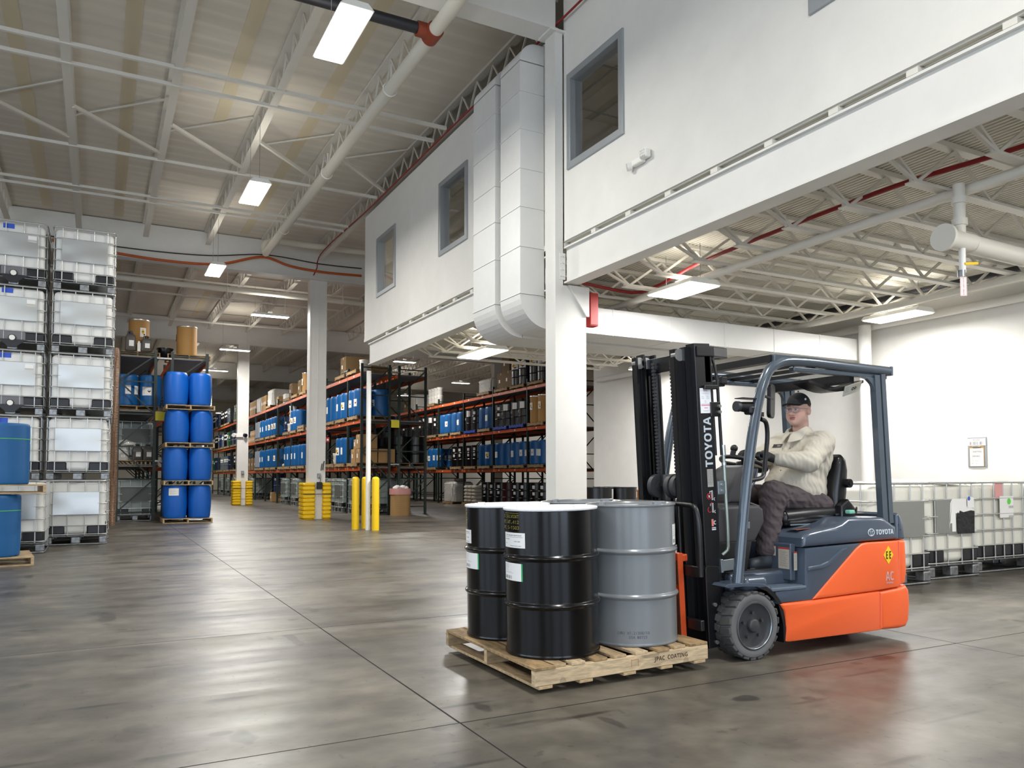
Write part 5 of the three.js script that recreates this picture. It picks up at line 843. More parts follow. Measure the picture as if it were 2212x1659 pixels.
{ const pl = cvs(160, 96, (x, w, h) => { x.fillStyle = '#d9d5c8'; x.fillRect(0, 0, w, h); x.fillStyle = '#1b1b1d'; x.save(); x.translate(92, 46); x.rotate(Math.PI / 2); x.textAlign = 'center'; txt(x, '8', 0, 22, 'bold 64px sans-serif'); x.restore(); x.fillStyle = '#777'; for (let i = 0; i < 3; i++) x.fillRect(12, 20 + i * 18, 30, 3); });
  const g = new THREE.BoxGeometry(0.20, 0.085, 0.005); g.rotateX(0.5).rotateZ(0.28).translate(5.18, 1.905, -4.13); f('number_plate', g, std('#ffffff', 0.5, { map: pl }), FK, true);
  f('number_plate', letters('8', 0.055, 0.002, 8).scale(0.6, 1, 1).translate(5.272, 1.87, -3.9205), FM.black); f('number_plate', rb(0.036, 0.125, 0.002, 0.0005, 5.272, 1.87, -3.921), M.white);
  const st = cvs(64, 256, (x, w, h) => { x.fillStyle = '#f0eeee'; x.fillRect(0, 0, w, h); x.fillStyle = '#d6274a'; x.fillRect(0, 0, w, 26); x.fillRect(0, h - 26, w, 26); x.fillStyle = '#c98a94'; for (let i = 0; i < 13; i++) x.fillRect(8, 40 + i * 14, 44, 4); });
  const s = new THREE.BoxGeometry(0.024, 0.3, 0.002).rotateZ(0.056).translate(5.302, 1.48, -3.921); f('warning_sticker', s, std('#ffffff', 0.5, { map: st }), FK, true); }
// dash, column, wheel
f('dash_box', ex([[3.77, 0.76], [3.78, 1.01], [4.16, 1.018], [4.205, 0.99], [4.215, 0.90], [4.12, 0.76]], 0.55, 0.02, -4.66, [], 3), FM.cowl);
f('dash_plate', rb(0.07, 0.045, 0.004, 0.001, 4.03, 0.88, -4.108), FM.zinc);
f('dash_cover', ex([[3.96, 1.0], [4.02, 1.07], [4.16, 1.07], [4.18, 1.0]], 0.3, 0.012, -4.55, [], 2), FM.cowl);
f('dash_skirt', ex([[3.75, 0.52], [3.77, 0.77], [4.08, 0.77], [4.02, 0.52]], 0.6, 0.01, -4.7), FM.black);
f('column_cowl', ex([[3.985, 1.03], [3.99, 1.10], [4.10, 1.28], [4.15, 1.305], [4.285, 1.29], [4.25, 1.20], [4.13, 1.06], [4.115, 1.03]], 0.27, 0.03, -4.50, [], 4), FM.cowl);
f('cowl_trim', tb([[4.11, 1.03, -4.235], [4.125, 1.06, -4.232], [4.24, 1.19, -4.232], [4.275, 1.28, -4.24]], 0.01, 20, 8), FM.hood);
f('control_lever', [cyAB(V(4.12, 1.04, -4.22), V(4.24, 1.0, -4.2), 0.018, 10)], FM.black);
{ const q = new THREE.Quaternion().setFromEuler(new THREE.Euler(0, 0, -0.32)), fix = (g) => g.applyQuaternion(q).translate(4.285, 1.318, -4.385);
  f('steering_wheel', [fix(to(0.168, 0.0165, 0, 0, 0, 48).rotateX(Math.PI / 2))], FM.black);
  f('wheel_hub', [fix(lathe([[0, -0.04], [0.05, -0.04], [0.055, 0.0], [0.03, 0.012], [0, 0.012]], 24)), ...[0.3, 2.4, 4.5].map((a) => fix(cyAB(V(0.03 * Math.cos(a), -0.012, 0.03 * Math.sin(a)), V(0.165 * Math.cos(a), 0, 0.165 * Math.sin(a)), 0.014, 8)))], FM.black);
  f('wheel_knob', [fix(cy(0.02, 0.05, -0.16, 0.035, 0.04, 14)), fix(sp(0.028, -0.16, 0.065, 0.04, 14))], FM.black); }
f('side_lever', tb([[4.05, 1.28, -4.52], [4.0, 1.30, -4.5], [3.97, 1.32, -4.46]], 0.018, 12, 8), FM.black);
// seat
f('seat_cushion', [rb(0.60, 0.125, 0.52, 0.055, 4.735, 0.918, -4.385, 5)], FM.seat);
f('seat_bolster', tb([[4.46, 0.925, -4.17], [4.75, 0.94, -4.16], [5.0, 0.945, -4.17]], 0.05, 20, 12), FM.seat);
f('seat_back', ex([[4.99, 0.93], [5.0, 1.12], [5.035, 1.30], [5.06, 1.375], [5.10, 1.395], [5.145, 1.36], [5.165, 1.27], [5.15, 1.10], [5.12, 0.93]], 0.47, 0.05, -4.62, [], 6), FM.seat);
f('seat_base', rb(0.5, 0.03, 0.44, 0.01, 4.78, 0.862, -4.385), FM.black);
f('seat_rail', barAB(V(4.5, 0.868, -4.15), V(5.0, 0.868, -4.15), 0.02, 0.012), FM.zinc);
f('belt_box', [ex([[4.98, 0.88], [4.98, 1.0], [5.06, 1.05], [5.14, 0.98], [5.12, 0.88]], 0.07, 0.015, -4.15, [], 3)], FM.seat);
f('recline_knob', [cyAB(V(5.12, 1.17, -4.16), V(5.12, 1.17, -4.115), 0.034, 16), cyAB(V(5.12, 1.17, -4.12), V(5.12, 1.17, -4.105), 0.018, 12)], FM.black);
f('green_cap', rb(0.06, 0.03, 0.05, 0.01, 5.03, 0.955, -4.05), std('#7fc0a8', 0.5)); f('hose_loop', tb([[5.06, 0.94, -4.02], [5.08, 0.99, -4.03], [5.10, 0.96, -4.06], [5.08, 0.94, -4.1]], 0.006, 16, 6), FM.black);
// pillar handle, mirror, camera lamp
f('grab_handle', tb([[4.03, 1.62, -3.96], [4.10, 1.60, -3.98], [4.125, 1.52, -3.99], [4.105, 1.36, -3.99], [4.08, 1.24, -3.985], [4.05, 1.215, -3.975], [3.90, 1.195, -3.95]], 0.016, 40, 10), FM.black);
f('mirror', ex(rrect(0.125, 0.24, 0.035, 0).map((q) => [q.x, q.z]), 0.03, 0.008, -0.015, [], 3).rotateY(Math.PI / 2 - 1.05).rotateZ(-0.05).translate(4.205, 1.755, -4.03), FM.black); f('mirror_arm', cyAB(V(4.05, 1.78, -3.95), V(4.21, 1.77, -4.02), 0.01, 8), FM.black);
f('camera_lamp', [cyAB(V(3.86, 1.70, -3.99), V(3.97, 1.695, -3.97), 0.032, 20, 0.04), rb(0.10, 0.06, 0.07, 0.015, 3.96, 1.675, -3.965)], FM.black); f('camera_lens', cyAB(V(3.835, 1.70, -3.992), V(3.862, 1.70, -3.99), 0.036, 20), FM.rim); f('camera_visor', rb(0.16, 0.006, 0.08, 0.002, 3.92, 1.755, -3.97).rotateZ(0), FM.black); f('camera_bracket', [bx(0.1, 0.03, 0.03, 4.0, 1.65, -3.96), cyAB(V(3.97, 1.63, -3.94), V(3.97, 1.66, -3.94), 0.014, 10)], FM.black);
// mast (leans a little forward): drawn upright about its foot, then tilted
{
  const mast = new THREE.Group(); mast.name = 'mast'; FK.add(mast); const o = V(3.655, 0.16, -4.385); mast.position.set(o.x - 4.4, o.y, 0); mast.rotation.z = 0.055;
  const m = (n, g, mt) => obj(n, g, mt, mast), H = 1.965;
  const chan = (x0, x1, zi, s, h0, h1) => [bx(x1 - x0, h1 - h0, 0.012, (x0 + x1) / 2, (h0 + h1) / 2, zi), bx(0.014, h1 - h0, 0.055, x0 + 0.007, (h0 + h1) / 2, zi - s * 0.022), bx(0.014, h1 - h0, 0.055, x1 - 0.007, (h0 + h1) / 2, zi - s * 0.022)];
  for (const s of [1, -1]) {
    m('outer_rail', [rb(0.135, H, 0.03, 0.004, 0.055, H / 2, s * 0.31, 1), bx(0.016, H, 0.075, -0.005, H / 2, s * 0.275), bx(0.016, H, 0.06, 0.11, H / 2, s * 0.28)], FM.mast);
    m('middle_rail', chan(-0.055, 0.03, s * 0.27, s, 0.03, H - 0.02), FM.mast);
    m('inner_rail', chan(-0.115, -0.03, s * 0.235, s, 0.05, H - 0.03), FM.mast);
    for (const x of [-0.075, -0.012]) m('roller', cyAB(V(x, H - 0.07, s * 0.20), V(x, H - 0.07, s * 0.245), 0.042, 24), M.bright);
    m('lift_cylinder', cyAB(V(0.09, 0.1, s * 0.215), V(0.09, H - 0.15, s * 0.215), 0.028, 16), FM.mast);
    m('lift_chain', Array.from({ length: 46 }, (_, i) => bx(0.018, 0.016, 0.03, -0.03, 0.75 + i * 0.025, s * 0.10)).concat([bx(0.008, 1.15, 0.014, -0.03, 1.3, s * 0.10)]), FM.rim).userData.kind = 'stuff';
  }
  m('top_tie', [rb(0.05, 0.11, 0.5, 0.006, 0.02, H - 0.1, 0)], FM.mast); m('middle_tie', rb(0.03, 0.12, 0.56, 0.006, 0.10, 1.0, 0), FM.mast); m('bottom_tie', rb(0.05, 0.16, 0.62, 0.006, 0.09, 0.12, 0), FM.mast);
  m('top_bracket', ex([[0.0, -0.26], [0.0, -0.335], [0.15, -0.335], [0.33, -0.27], [0.35, -0.25], [0.35, -0.17], [0.12, -0.17], [0.06, -0.22]], 0.07, 0.006, 0, [Array.from({ length: 14 }, (_, i) => [0.27 + 0.025 * Math.cos(i / 14 * 6.283), -0.225 + 0.025 * Math.sin(i / 14 * 6.283)])]).rotateX(-Math.PI / 2).translate(0.0, H - 0.09, 0), FM.mast);
  m('head_block', [rb(0.07, 0.22, 0.05, 0.006, 0.10, H - 0.16, 0.30), rb(0.12, 0.03, 0.09, 0.006, 0.10, H - 0.30, 0.305)], FM.mast);
  m('centre_cylinder', [cyAB(V(-0.03, 0.2, 0), V(-0.03, 1.02, 0), 0.045, 24), cyAB(V(-0.03, 1.0, 0), V(-0.03, 1.08, 0), 0.055, 24)], FM.mast);
  for (const z of [-0.09, 0.09, 0.15]) m('hose_pulley', [cyAB(V(-0.05, 1.0, z - 0.02), V(-0.05, 1.0, z + 0.02), 0.085, 28), cyAB(V(-0.05, 1.0, z - 0.025), V(-0.05, 1.0, z + 0.025), 0.03, 14)], FM.rim);
  for (const [x, z] of [[0.16, 0.27], [0.18, 0.31]]) m('hose', tb([[x - 0.02, H - 0.06, z - 0.02], [x, H - 0.2, z], [x + 0.01, 1.5, z], [x + 0.005, 1.2, z + 0.01]], 0.011, 30, 8), FM.black);
  m('steel_pipe', tb([[0.2, 1.22, 0.32], [0.2, 0.9, 0.32], [0.2, 0.62, 0.32], [0.195, 0.55, 0.315], [0.16, 0.52, 0.30]], 0.011, 30, 10), std('#a9b5ad', 0.3, { metalness: 0.6 })); m('pipe_nut', [cyAB(V(0.2, 1.2, 0.32), V(0.2, 1.27, 0.32), 0.017, 6), cyAB(V(0.2, 1.13, 0.32), V(0.2, 1.15, 0.32), 0.016, 6)], M.bright);
  m('hose_clamp', [rb(0.09, 0.10, 0.02, 0.004, 0.14, 1.515, 0.325)], FM.mast); m('hose_clamp', [rb(0.065, 0.09, 0.008, 0.002, 0.155, 0.98, 0.332)], FM.zinc);
  for (const [x, y] of [[0.165, 1.535], [0.165, 1.495]]) m('clamp_bolt', cyAB(V(x, y, 0.33), V(x, y, 0.352), 0.012, 8), M.bright);
  for (const [x, y] of [[0.155, 1.0], [0.155, 0.96]]) m('clamp_bolt', cyAB(V(x, y, 0.335), V(x, y, 0.346), 0.009, 8), M.bright);
  m('tie_bracket', [rb(0.14, 0.075, 0.008, 0.002, 0.2, 0.45, 0.325), rb(0.02, 0.09, 0.03, 0.003, 0.12, 0.45, 0.325)], FM.zinc);
  m('lower_cover', ex([[-0.045, -0.08], [-0.045, 0.445], [-0.03, 0.47], [0.075, 0.455], [0.085, 0.43], [0.07, -0.08]], 0.03, 0.006, 0.325, [], 3), FM.mast);
  for (const [x, y] of [[0.02, 0.205], [0.02, -0.045]]) m('cover_bolt', cyAB(V(x, y, 0.35), V(x, y, 0.366), 0.013, 10), M.bright);
  m('tilt_pivot', [cyAB(V(0.235, 0.28, 0.26), V(0.235, 0.28, 0.31), 0.042, 20), cyAB(V(0.235, 0.28, 0.30), V(0.235, 0.28, 0.35), 0.012, 10)], FM.zinc); m('tilt_arm', ex([[0.08, 0.2], [0.08, 0.4], [0.22, 0.33], [0.24, 0.25], [0.2, 0.2]], 0.04, 0.006, 0.25), FM.mast);
  // carriage, backrest, forks
  m('carriage', [rb(0.03, 0.07, 0.86, 0.006, -0.155, 0.45, 0), rb(0.03, 0.07, 0.86, 0.006, -0.155, 0.10, 0), rb(0.05, 0.42, 0.05, 0.006, -0.135, 0.27, 0.2), rb(0.05, 0.42, 0.05, 0.006, -0.135, 0.27, -0.2)], FM.mast);
  m('load_backrest', tb([[-0.16, 0.42, 0.44], [-0.16, 0.80, 0.44], [-0.16, 0.875, 0.41], [-0.16, 0.885, 0.34], [-0.16, 0.885, -0.34], [-0.16, 0.875, -0.41], [-0.16, 0.80, -0.44], [-0.16, 0.42, -0.44]], 0.017, 60, 8), FM.mast);
  for (const z of [-0.25, 0, 0.25]) m('backrest_bar', cyAB(V(-0.16, 0.45, z), V(-0.16, 0.885, z), 0.011, 8), FM.mast);
  for (const s of [1, -1]) {
    m('fork', [rb(0.045, 0.58, 0.115, 0.004, -0.20, 0.275, s * 0.235, 1), rb(0.05, 0.05, 0.115, 0.01, -0.16, 0.53, s * 0.235)], FM.fork);
    m('worn_face', [rb(0.003, 0.16, 0.112, 0.001, -0.2235, 0.44, s * 0.235), rb(0.003, 0.30, 0.112, 0.001, -0.2235, 0.16, s * 0.235)], FM.forkWorn);
    m('fork_blade', ex([[-0.22, -0.05], [-1.25, -0.095], [-1.25, -0.085], [-0.22, -0.012]], 0.1, 0.003, s * 0.235 - 0.05), FM.forkWorn);
    m('fork_pin', cy(0.012, 0.05, -0.19, 0.59, s * 0.235, 12), M.bright);
  }
  // lettering and stickers on the near rail, facing the viewer side
  const F = 0.3262;
  m('lettering', letters('TOYOTA', 0.064, 0.002, 6).rotateZ(Math.PI / 2).translate(0.062, 1.295, F), std('#c3ccd4', 0.4));
  const face = (w, h, x, y, mt) => obj('sticker', new THREE.BoxGeometry(w, h, 0.002).translate(x, y, F), mt, mast, true);
  face(0.095, 0.17, 0.06, 1.575, std('#ffffff', 0.45, { map: cvs(160, 290, (x, w, h) => { x.fillStyle = '#eef0f3'; x.fillRect(0, 0, w, h); x.fillStyle = '#b2455a'; x.textAlign = 'center'; txt(x, 'TOYOTA', w / 2, 36, 'bold 17px sans-serif'); x.textAlign = 'left'; lines(x, 20, 56, 120, 2, 9, '#999'); lines(x, 18, 92, 46, 4, 10, '#99a'); lines(x, 94, 92, 46, 4, 10, '#99a'); lines(x, 60, 146, 40, 3, 10, '#aab'); x.fillStyle = '#d06a86'; x.fillRect(12, 184, 136, 5); x.fillRect(12, 196, 136, 9); x.fillRect(54, 226, 52, 8); x.fillStyle = '#999'; x.fillRect(40, 262, 80, 5); }) }));
  face(0.05, 0.12, 0.065, 1.05, std('#ffffff', 0.4, { metalness: 0.3, map: cvs(64, 140, (x, w, h) => { x.fillStyle = '#b9b7b3'; x.fillRect(0, 0, w, h); x.strokeStyle = '#444'; for (let i = 0; i < 9; i++) x.strokeRect(8, 10 + i * 12, 48, 12); x.strokeRect(8, 10, 24, 108); }) }));
  const wst = { alphaTest: 0.5, roughness: 0.5 };
  obj('sticker', new THREE.PlaneGeometry(0.09, 0.17).translate(0.065, 0.885, F + 0.0006), new THREE.MeshStandardMaterial({ ...wst, map: cvs(128, 240, (x, w, h) => { x.clearRect(0, 0, w, h); x.strokeStyle = '#e6e6ea'; x.lineWidth = 6; for (const y of [10, 130]) { x.strokeRect(70, y, 12, 84); x.beginPath(); x.moveTo(70, y + 4); x.lineTo(48, y + 4); x.lineTo(48, y + 24); x.stroke(); x.beginPath(); x.arc(108, y + 80, 12, 0.5 * Math.PI, 1.5 * Math.PI); x.stroke(); } x.strokeStyle = '#c22b3a'; x.lineWidth = 7; x.beginPath(); x.arc(38, 60, 26, 0, 6.3); x.stroke(); x.beginPath(); x.moveTo(20, 42); x.lineTo(56, 78); x.stroke(); x.beginPath(); x.arc(38, 188, 24, 0.6, 4.4); x.stroke(); x.fillStyle = '#e6e6ea'; x.fillRect(30, 50, 14, 22); x.fillStyle = '#c22b3a'; x.beginPath(); x.moveTo(62, 112); x.lineTo(74, 136); x.lineTo(50, 136); x.fill(); }) }), mast, true);
  obj('sticker', new THREE.PlaneGeometry(0.055, 0.085).translate(0.075, 0.735, F + 0.0006), new THREE.MeshStandardMaterial({ ...wst, map: cvs(96, 150, (x, w, h) => { x.clearRect(0, 0, w, h); x.fillStyle = '#e8857a'; x.fillRect(14, 10, 32, 84); x.fillStyle = '#e9e9ec'; txt(x, 'C', 44, 76, 'bold 62px sans-serif'); x.fillRect(14, 108, 64, 10); x.fillRect(14, 126, 64, 16); }) }), mast, true);
}
// lettering and signs on the body side
{
  const F = ZN + 0.011, k = (g, m, n = 'lettering') => f(n, g, m);
  const pale = std('#d5dde5', 0.4);
  k(letters('TOYOTA', 0.037, 0.002, 6).translate(5.205, 0.81, F), pale);
  const el = (rx, ry, x, y) => new THREE.TorusGeometry(1, 0.1, 6, 36).scale(rx, ry, 0.02).translate(x, y, F + 0.001);
  k([el(0.034, 0.026, 5.055, 0.81), el(0.024, 0.0105, 5.055, 0.823), el(0.0105, 0.024, 5.055, 0.812)], pale, 'emblem');
  const F2 = ZN + 0.0085;
  k(ex([[0, 0.068], [0.055, 0], [0, -0.068], [-0.055, 0]], 0.002, 0, 0).translate(5.245, 0.635, F2), std('#f6cb1e', 0.45), 'diamond_sign');
  k(letters('E E', 0.058, 0.002).scale(0.55, 1, 1).translate(5.245, 0.635, F2 + 0.0016), FM.black);
  k(letters('AC', 0.066, 0.002, 6).scale(0.78, 1, 1).translate(5.255, 0.478, F2), std('#c7a0a0', 0.4)); k(letters('POWERED', 0.012, 0.002).translate(5.255, 0.428, F2), std('#c7a0a0', 0.4));
  const warn = (w, h, x, y, fn, z = ZN + 0.0005) => obj('warning_label', new THREE.BoxGeometry(w, h, 0.002).translate(x - 4.4, y, z + 4.385), std('#ffffff', 0.5, { map: fn }), FK, true);
  const page = (c) => cvs(100, 170, (x, w, h) => { x.fillStyle = '#b9b2a6'; x.fillRect(0, 0, w, h); x.fillStyle = c; x.fillRect(0, 0, w, 14); x.fillStyle = '#444'; lines(x, 10, 28, 80, 16, 8, '#6d675e'); });
  f('battery_front', rb(0.05, 0.26, W - 0.1, 0.01, 4.335, 0.62, (ZN + ZF) / 2 - 0.02), FM.hood);
  const wz = ZN - 0.05;
  warn(0.03, 0.13, 4.335, 0.63, page('#b23b34'), wz + 0.001);
  const wx = (w, h, z, y, m) => obj('warning_label', new THREE.BoxGeometry(0.002, h, w).translate(4.3095 - 4.4, y, z + 4.385), std('#ffffff', 0.5, { map: m }), FK, true); wx(0.10, 0.15, -4.03, 0.645, page('#b23b34')); wx(0.09, 0.07, -4.15, 0.69, page('#d8742c'));
  const top = (w, d, x, z, m) => f('warning_label', new THREE.BoxGeometry(w, 0.002, d).rotateZ(0.06).translate(x, 0.8465, z), std('#ffffff', 0.5, { map: m }), FK, true);
  top(0.13, 0.10, 4.455, -4.03, cvs(128, 96, (x, w, h) => { x.fillStyle = '#2c2c30'; x.fillRect(0, 0, w, h); x.fillStyle = '#d9622a'; x.fillRect(0, h - 14, w, 14); lines(x, 10, 14, 108, 8, 8, '#8d8d94'); })); 
  for (const [x, y] of [[5.385, 0.86], [5.405, 0.82]]) f('cover_bolt', cyAB(V(x, y, ZN - 0.01), V(x, y, ZN + 0.004), 0.008, 8), FM.hood);
}
// ---------- the driver: shapes given as distance fields and meshed on grids ----------
function mesher(fn, lo, hi, h) {                            // naive surface nets
  const n = [0, 1, 2].map((i) => Math.ceil((hi[i] - lo[i]) / h) + 1), F = new Float32Array(n[0] * n[1] * n[2]), id = (i, j, k) => i + n[0] * (j + n[1] * k);
  for (let k = 0; k < n[2]; k++) for (let j = 0; j < n[1]; j++) for (let i = 0; i < n[0]; i++) F[id(i, j, k)] = fn(lo[0] + i * h, lo[1] + j * h, lo[2] + k * h);
  const vi = new Int32Array(F.length).fill(-1), P = [], I = [];
  for (let k = 0; k + 1 < n[2]; k++) for (let j = 0; j + 1 < n[1]; j++) for (let i = 0; i + 1 < n[0]; i++) {
    let m = 0, x = 0, y = 0, z = 0, c = 0; const v = [];
    for (let q = 0; q < 8; q++) { v[q] = F[id(i + (q & 1), j + (q >> 1 & 1), k + (q >> 2))]; if (v[q] < 0) m |= 1 << q; }
    if (m === 0 || m === 255) continue;
    for (let a = 0; a < 8; a++) for (const d of [1, 2, 4]) { if (a & d) continue; const b = a | d; if ((v[a] < 0) === (v[b] < 0)) continue; const t = v[a] / (v[a] - v[b]); x += (a & 1) + (d === 1 ? t : 0); y += (a >> 1 & 1) + (d === 2 ? t : 0); z += (a >> 2) + (d === 4 ? t : 0); c++; }
    vi[id(i, j, k)] = P.length / 3; P.push(lo[0] + (i + x / c) * h, lo[1] + (j + y / c) * h, lo[2] + (k + z / c) * h);
  }
  for (let k = 1; k + 1 < n[2]; k++) for (let j = 1; j + 1 < n[1]; j++) for (let i = 1; i + 1 < n[0]; i++) {
    const a = F[id(i, j, k)] < 0;
    const quad = (p, q, r, s, flip) => { if (p < 0 || q < 0 || r < 0 || s < 0) return; flip ? I.push(p, r, q, p, s, r) : I.push(p, q, r, p, r, s); };
    if (a !== F[id(i + 1, j, k)] < 0) quad(vi[id(i, j - 1, k - 1)], vi[id(i, j, k - 1)], vi[id(i, j, k)], vi[id(i, j - 1, k)], !a);
    if (a !== F[id(i, j + 1, k)] < 0) quad(vi[id(i - 1, j, k - 1)], vi[id(i - 1, j, k)], vi[id(i, j, k)], vi[id(i, j, k - 1)], !a);
    if (a !== F[id(i, j, k + 1)] < 0) quad(vi[id(i - 1, j - 1, k)], vi[id(i, j - 1, k)], vi[id(i, j, k)], vi[id(i - 1, j, k)], !a);
  }
  const g = new THREE.BufferGeometry(); g.setAttribute('position', new THREE.Float32BufferAttribute(P, 3)); g.setIndex(I); g.computeVertexNormals();
  const N = g.attributes.normal, e = h * 0.6;               // smoother normals from the field itself
  for (let i = 0; i < N.count; i++) { const x = P[3 * i], y = P[3 * i + 1], z = P[3 * i + 2], nx = fn(x + e, y, z) - fn(x - e, y, z), ny = fn(x, y + e, z) - fn(x, y - e, z), nz = fn(x, y, z + e) - fn(x, y, z - e), l = Math.hypot(nx, ny, nz) || 1; N.setXYZ(i, nx / l, ny / l, nz / l); }
  return g;
}
const cap = (a, b, r0, r1 = r0) => { const d = [b[0] - a[0], b[1] - a[1], b[2] - a[2]], dd = d[0] ** 2 + d[1] ** 2 + d[2] ** 2 || 1e-9; return (x, y, z) => { const px = x - a[0], py = y - a[1], pz = z - a[2], t = Math.max(0, Math.min(1, (px * d[0] + py * d[1] + pz * d[2]) / dd)); return Math.hypot(px - t * d[0], py - t * d[1], pz - t * d[2]) - (r0 + (r1 - r0) * t); }; };
const ell = (c, r) => (x, y, z) => { const a = (x - c[0]) / r[0], b = (y - c[1]) / r[1], d = (z - c[2]) / r[2], k0 = Math.hypot(a, b, d), k1 = Math.hypot(a / r[0], b / r[1], d / r[2]); return k1 < 1e-6 ? -Math.min(...r) : k0 * (k0 - 1) / k1; };
const smin = (a, b, k) => { const h = Math.max(k - Math.abs(a - b), 0) / k; return Math.min(a, b) - h * h * k * 0.25; };
const blend = (fs, k) => (x, y, z) => { let d = fs[0](x, y, z); for (let i = 1; i < fs.length; i++) d = smin(d, fs[i](x, y, z), k); return d; };
{
  const PM = { skin: std('#ffffff', 0.55, { vertexColors: true }), shirt: std('#c8c0b0', 0.85), trousers: std('#4b4143', 0.85, { bumpMap: T.wrinkle, bumpScale: 0.0025 }), glove: std('#1a1a1d', 0.7), shoe: std('#2e333a', 0.55), cap: std('#131418', 0.75), hair: std('#4a3524', 0.8) };
  const D0 = thing('person', 'driver in black cap, safety glasses, tan work shirt and dark gloves steering the forklift', 'person', [4.88, 0.95, -4.385]);
  const hands = { n: { w: [4.455, 1.352, -4.245], k: [4.385, 1.385, -4.285] }, f: { w: [4.47, 1.37, -4.52], k: [4.395, 1.395, -4.478] } };
  // joints
  const J = { pel: [4.90, 1.03, -4.385], ch: [4.885, 1.36, -4.385], nk: [4.862, 1.575, -4.38], shN: [4.895, 1.485, -4.18], shF: [4.895, 1.485, -4.59], elN: [4.68, 1.335, -4.125], elF: [4.68, 1.34, -4.66], hipN: [4.90, 1.005, -4.275], hipF: [4.90, 1.005, -4.495], knN: [4.435, 1.09, -4.24], knF: [4.42, 1.085, -4.545], anN: [4.315, 0.66, -4.195], anF: [4.24, 0.66, -4.56] };
  const wob2 = (n, g, m, parent = D0) => wob(n, g, m, parent);
  const fold = (x, y, z, a, s) => a * (Math.sin((x * 1.7 + y * 2.6 + z * 0.8) * s + Math.sin((x - z) * s * 0.6) * 2) * Math.sin((y * 1.2 - x * 1.9) * s * 0.45 + 1));
  // shirt
  const torso = [ell([4.80, 1.14, -4.385], [0.215, 0.185, 0.225]), cap(J.pel, [4.90, 1.25, -4.385], 0.18, 0.175), cap([4.90, 1.36, -4.28], [4.90, 1.36, -4.49], 0.145), cap([4.905, 1.46, -4.24], [4.905, 1.46, -4.53], 0.10), cap([4.89, 1.50, -4.34], [4.875, 1.555, -4.37], 0.09, 0.075), cap([4.89, 1.50, -4.43], [4.875, 1.555, -4.39], 0.09, 0.075), ell([4.82, 1.33, -4.30], [0.11, 0.12, 0.12]), ell([4.82, 1.33, -4.47], [0.11, 0.12, 0.12])];
  const slv = (s, e, w) => [cap(s, e, 0.093, 0.078), cap(e, [w[0] + 0.03, w[1] - 0.002, w[2] + (e[2] - w[2]) * 0.14], 0.078, 0.05)];
  const shirtF = (() => { const b = blend([...torso], 0.07), a1 = blend(slv(J.shN, J.elN, hands.n.w), 0.03), a2 = blend(slv(J.shF, J.elF, hands.f.w), 0.03); return (x, y, z) => { let d = smin(smin(b(x, y, z), a1(x, y, z), 0.045), a2(x, y, z), 0.045) + fold(x, y, z, 0.003, 30) + fold(z, x, y, 0.0014, 62); d = Math.max(d, 0.98 - y, y - 1.572, -Math.max(Math.hypot(x - 4.868, z + 4.378) - 0.064, 1.53 - y)); return d; }; })();
  const cloth = (g) => { const q = g.toNonIndexed(); q.userData.flatUV = true; return q; };
  wob2('shirt', cloth(mesher(shirtF, [4.42, 0.96, -4.80], [5.14, 1.62, -3.98], 0.008)), PM.shirt);
  // trousers
  const leg = (h, k, a) => [cap(h, k, 0.118, 0.092), cap(k, [a[0], a[1] + 0.03, a[2]], 0.09, 0.08)];
  const trF = (() => { const b = blend([cap([4.92, 1.0, -4.30], [4.92, 1.0, -4.47], 0.145), ...leg(J.hipN, J.knN, J.anN)], 0.06), c = blend(leg(J.hipF, J.knF, J.anF), 0.05); return (x, y, z) => { let d = smin(b(x, y, z), c(x, y, z), 0.05) + fold(x, y, z, 0.004, 34) + fold(y, z, x, 0.002, 70); return Math.max(d, y - 1.16 - (x < 4.6 ? 0.2 : 0), (0.655 - y), y - 1.09 - (4.9 - x) * 0.5); }; })();
  wob2('trousers', cloth(mesher(trF, [4.10, 0.62, -4.80], [5.12, 1.26, -4.02], 0.009)), PM.trousers);
  // shoes
  for (const a of [J.anN, J.anF]) {
    const sf = (x, y, z) => Math.max(blend([cap([a[0] + 0.02, 0.605, a[2]], [a[0] - 0.15, 0.592, a[2] + 0.005], 0.048, 0.044), cap([a[0], 0.68, a[2]], [a[0] + 0.01, 0.62, a[2]], 0.05, 0.05)], 0.05)(x, y, z), 0.567 - y);
    const s = wob2('shoe', mesher(sf, [a[0] - 0.24, 0.54, a[2] - 0.1], [a[0] + 0.12, 0.76, a[2] + 0.1], 0.006), PM.shoe);
    wob2('sole', ex([[-0.2, -0.035], [-0.17, -0.05], [0.05, -0.048], [0.075, 0], [0.05, 0.048], [-0.17, 0.05], [-0.2, 0.035]], 0.022, 0.005, 0).rotateX(-Math.PI / 2).translate(a[0], 0.551, a[2]), FM.black, s);
  }
  // body: head, neck, arms and legs in one skin; the head looks a little toward the viewer
  const hc = V(4.856, 1.735, -4.372), yaw = 0.20, fw = V(-Math.cos(yaw), -0.03, Math.sin(yaw)).normalize(), rt = V(0, 1, 0).cross(fw).normalize(), up = fw.clone().cross(rt).normalize();   // rt points to the driver's own left
  const toW = (x, y, z) => hc.clone().addScaledVector(rt, x).addScaledVector(up, y).addScaledVector(fw, z);
  const toL = (X, Y, Z) => { const a = X - hc.x, b = Y - hc.y, c = Z - hc.z; return [a * rt.x + b * rt.y + c * rt.z, a * up.x + b * up.y + c * up.z, a * fw.x + b * fw.y + c * fw.z]; };
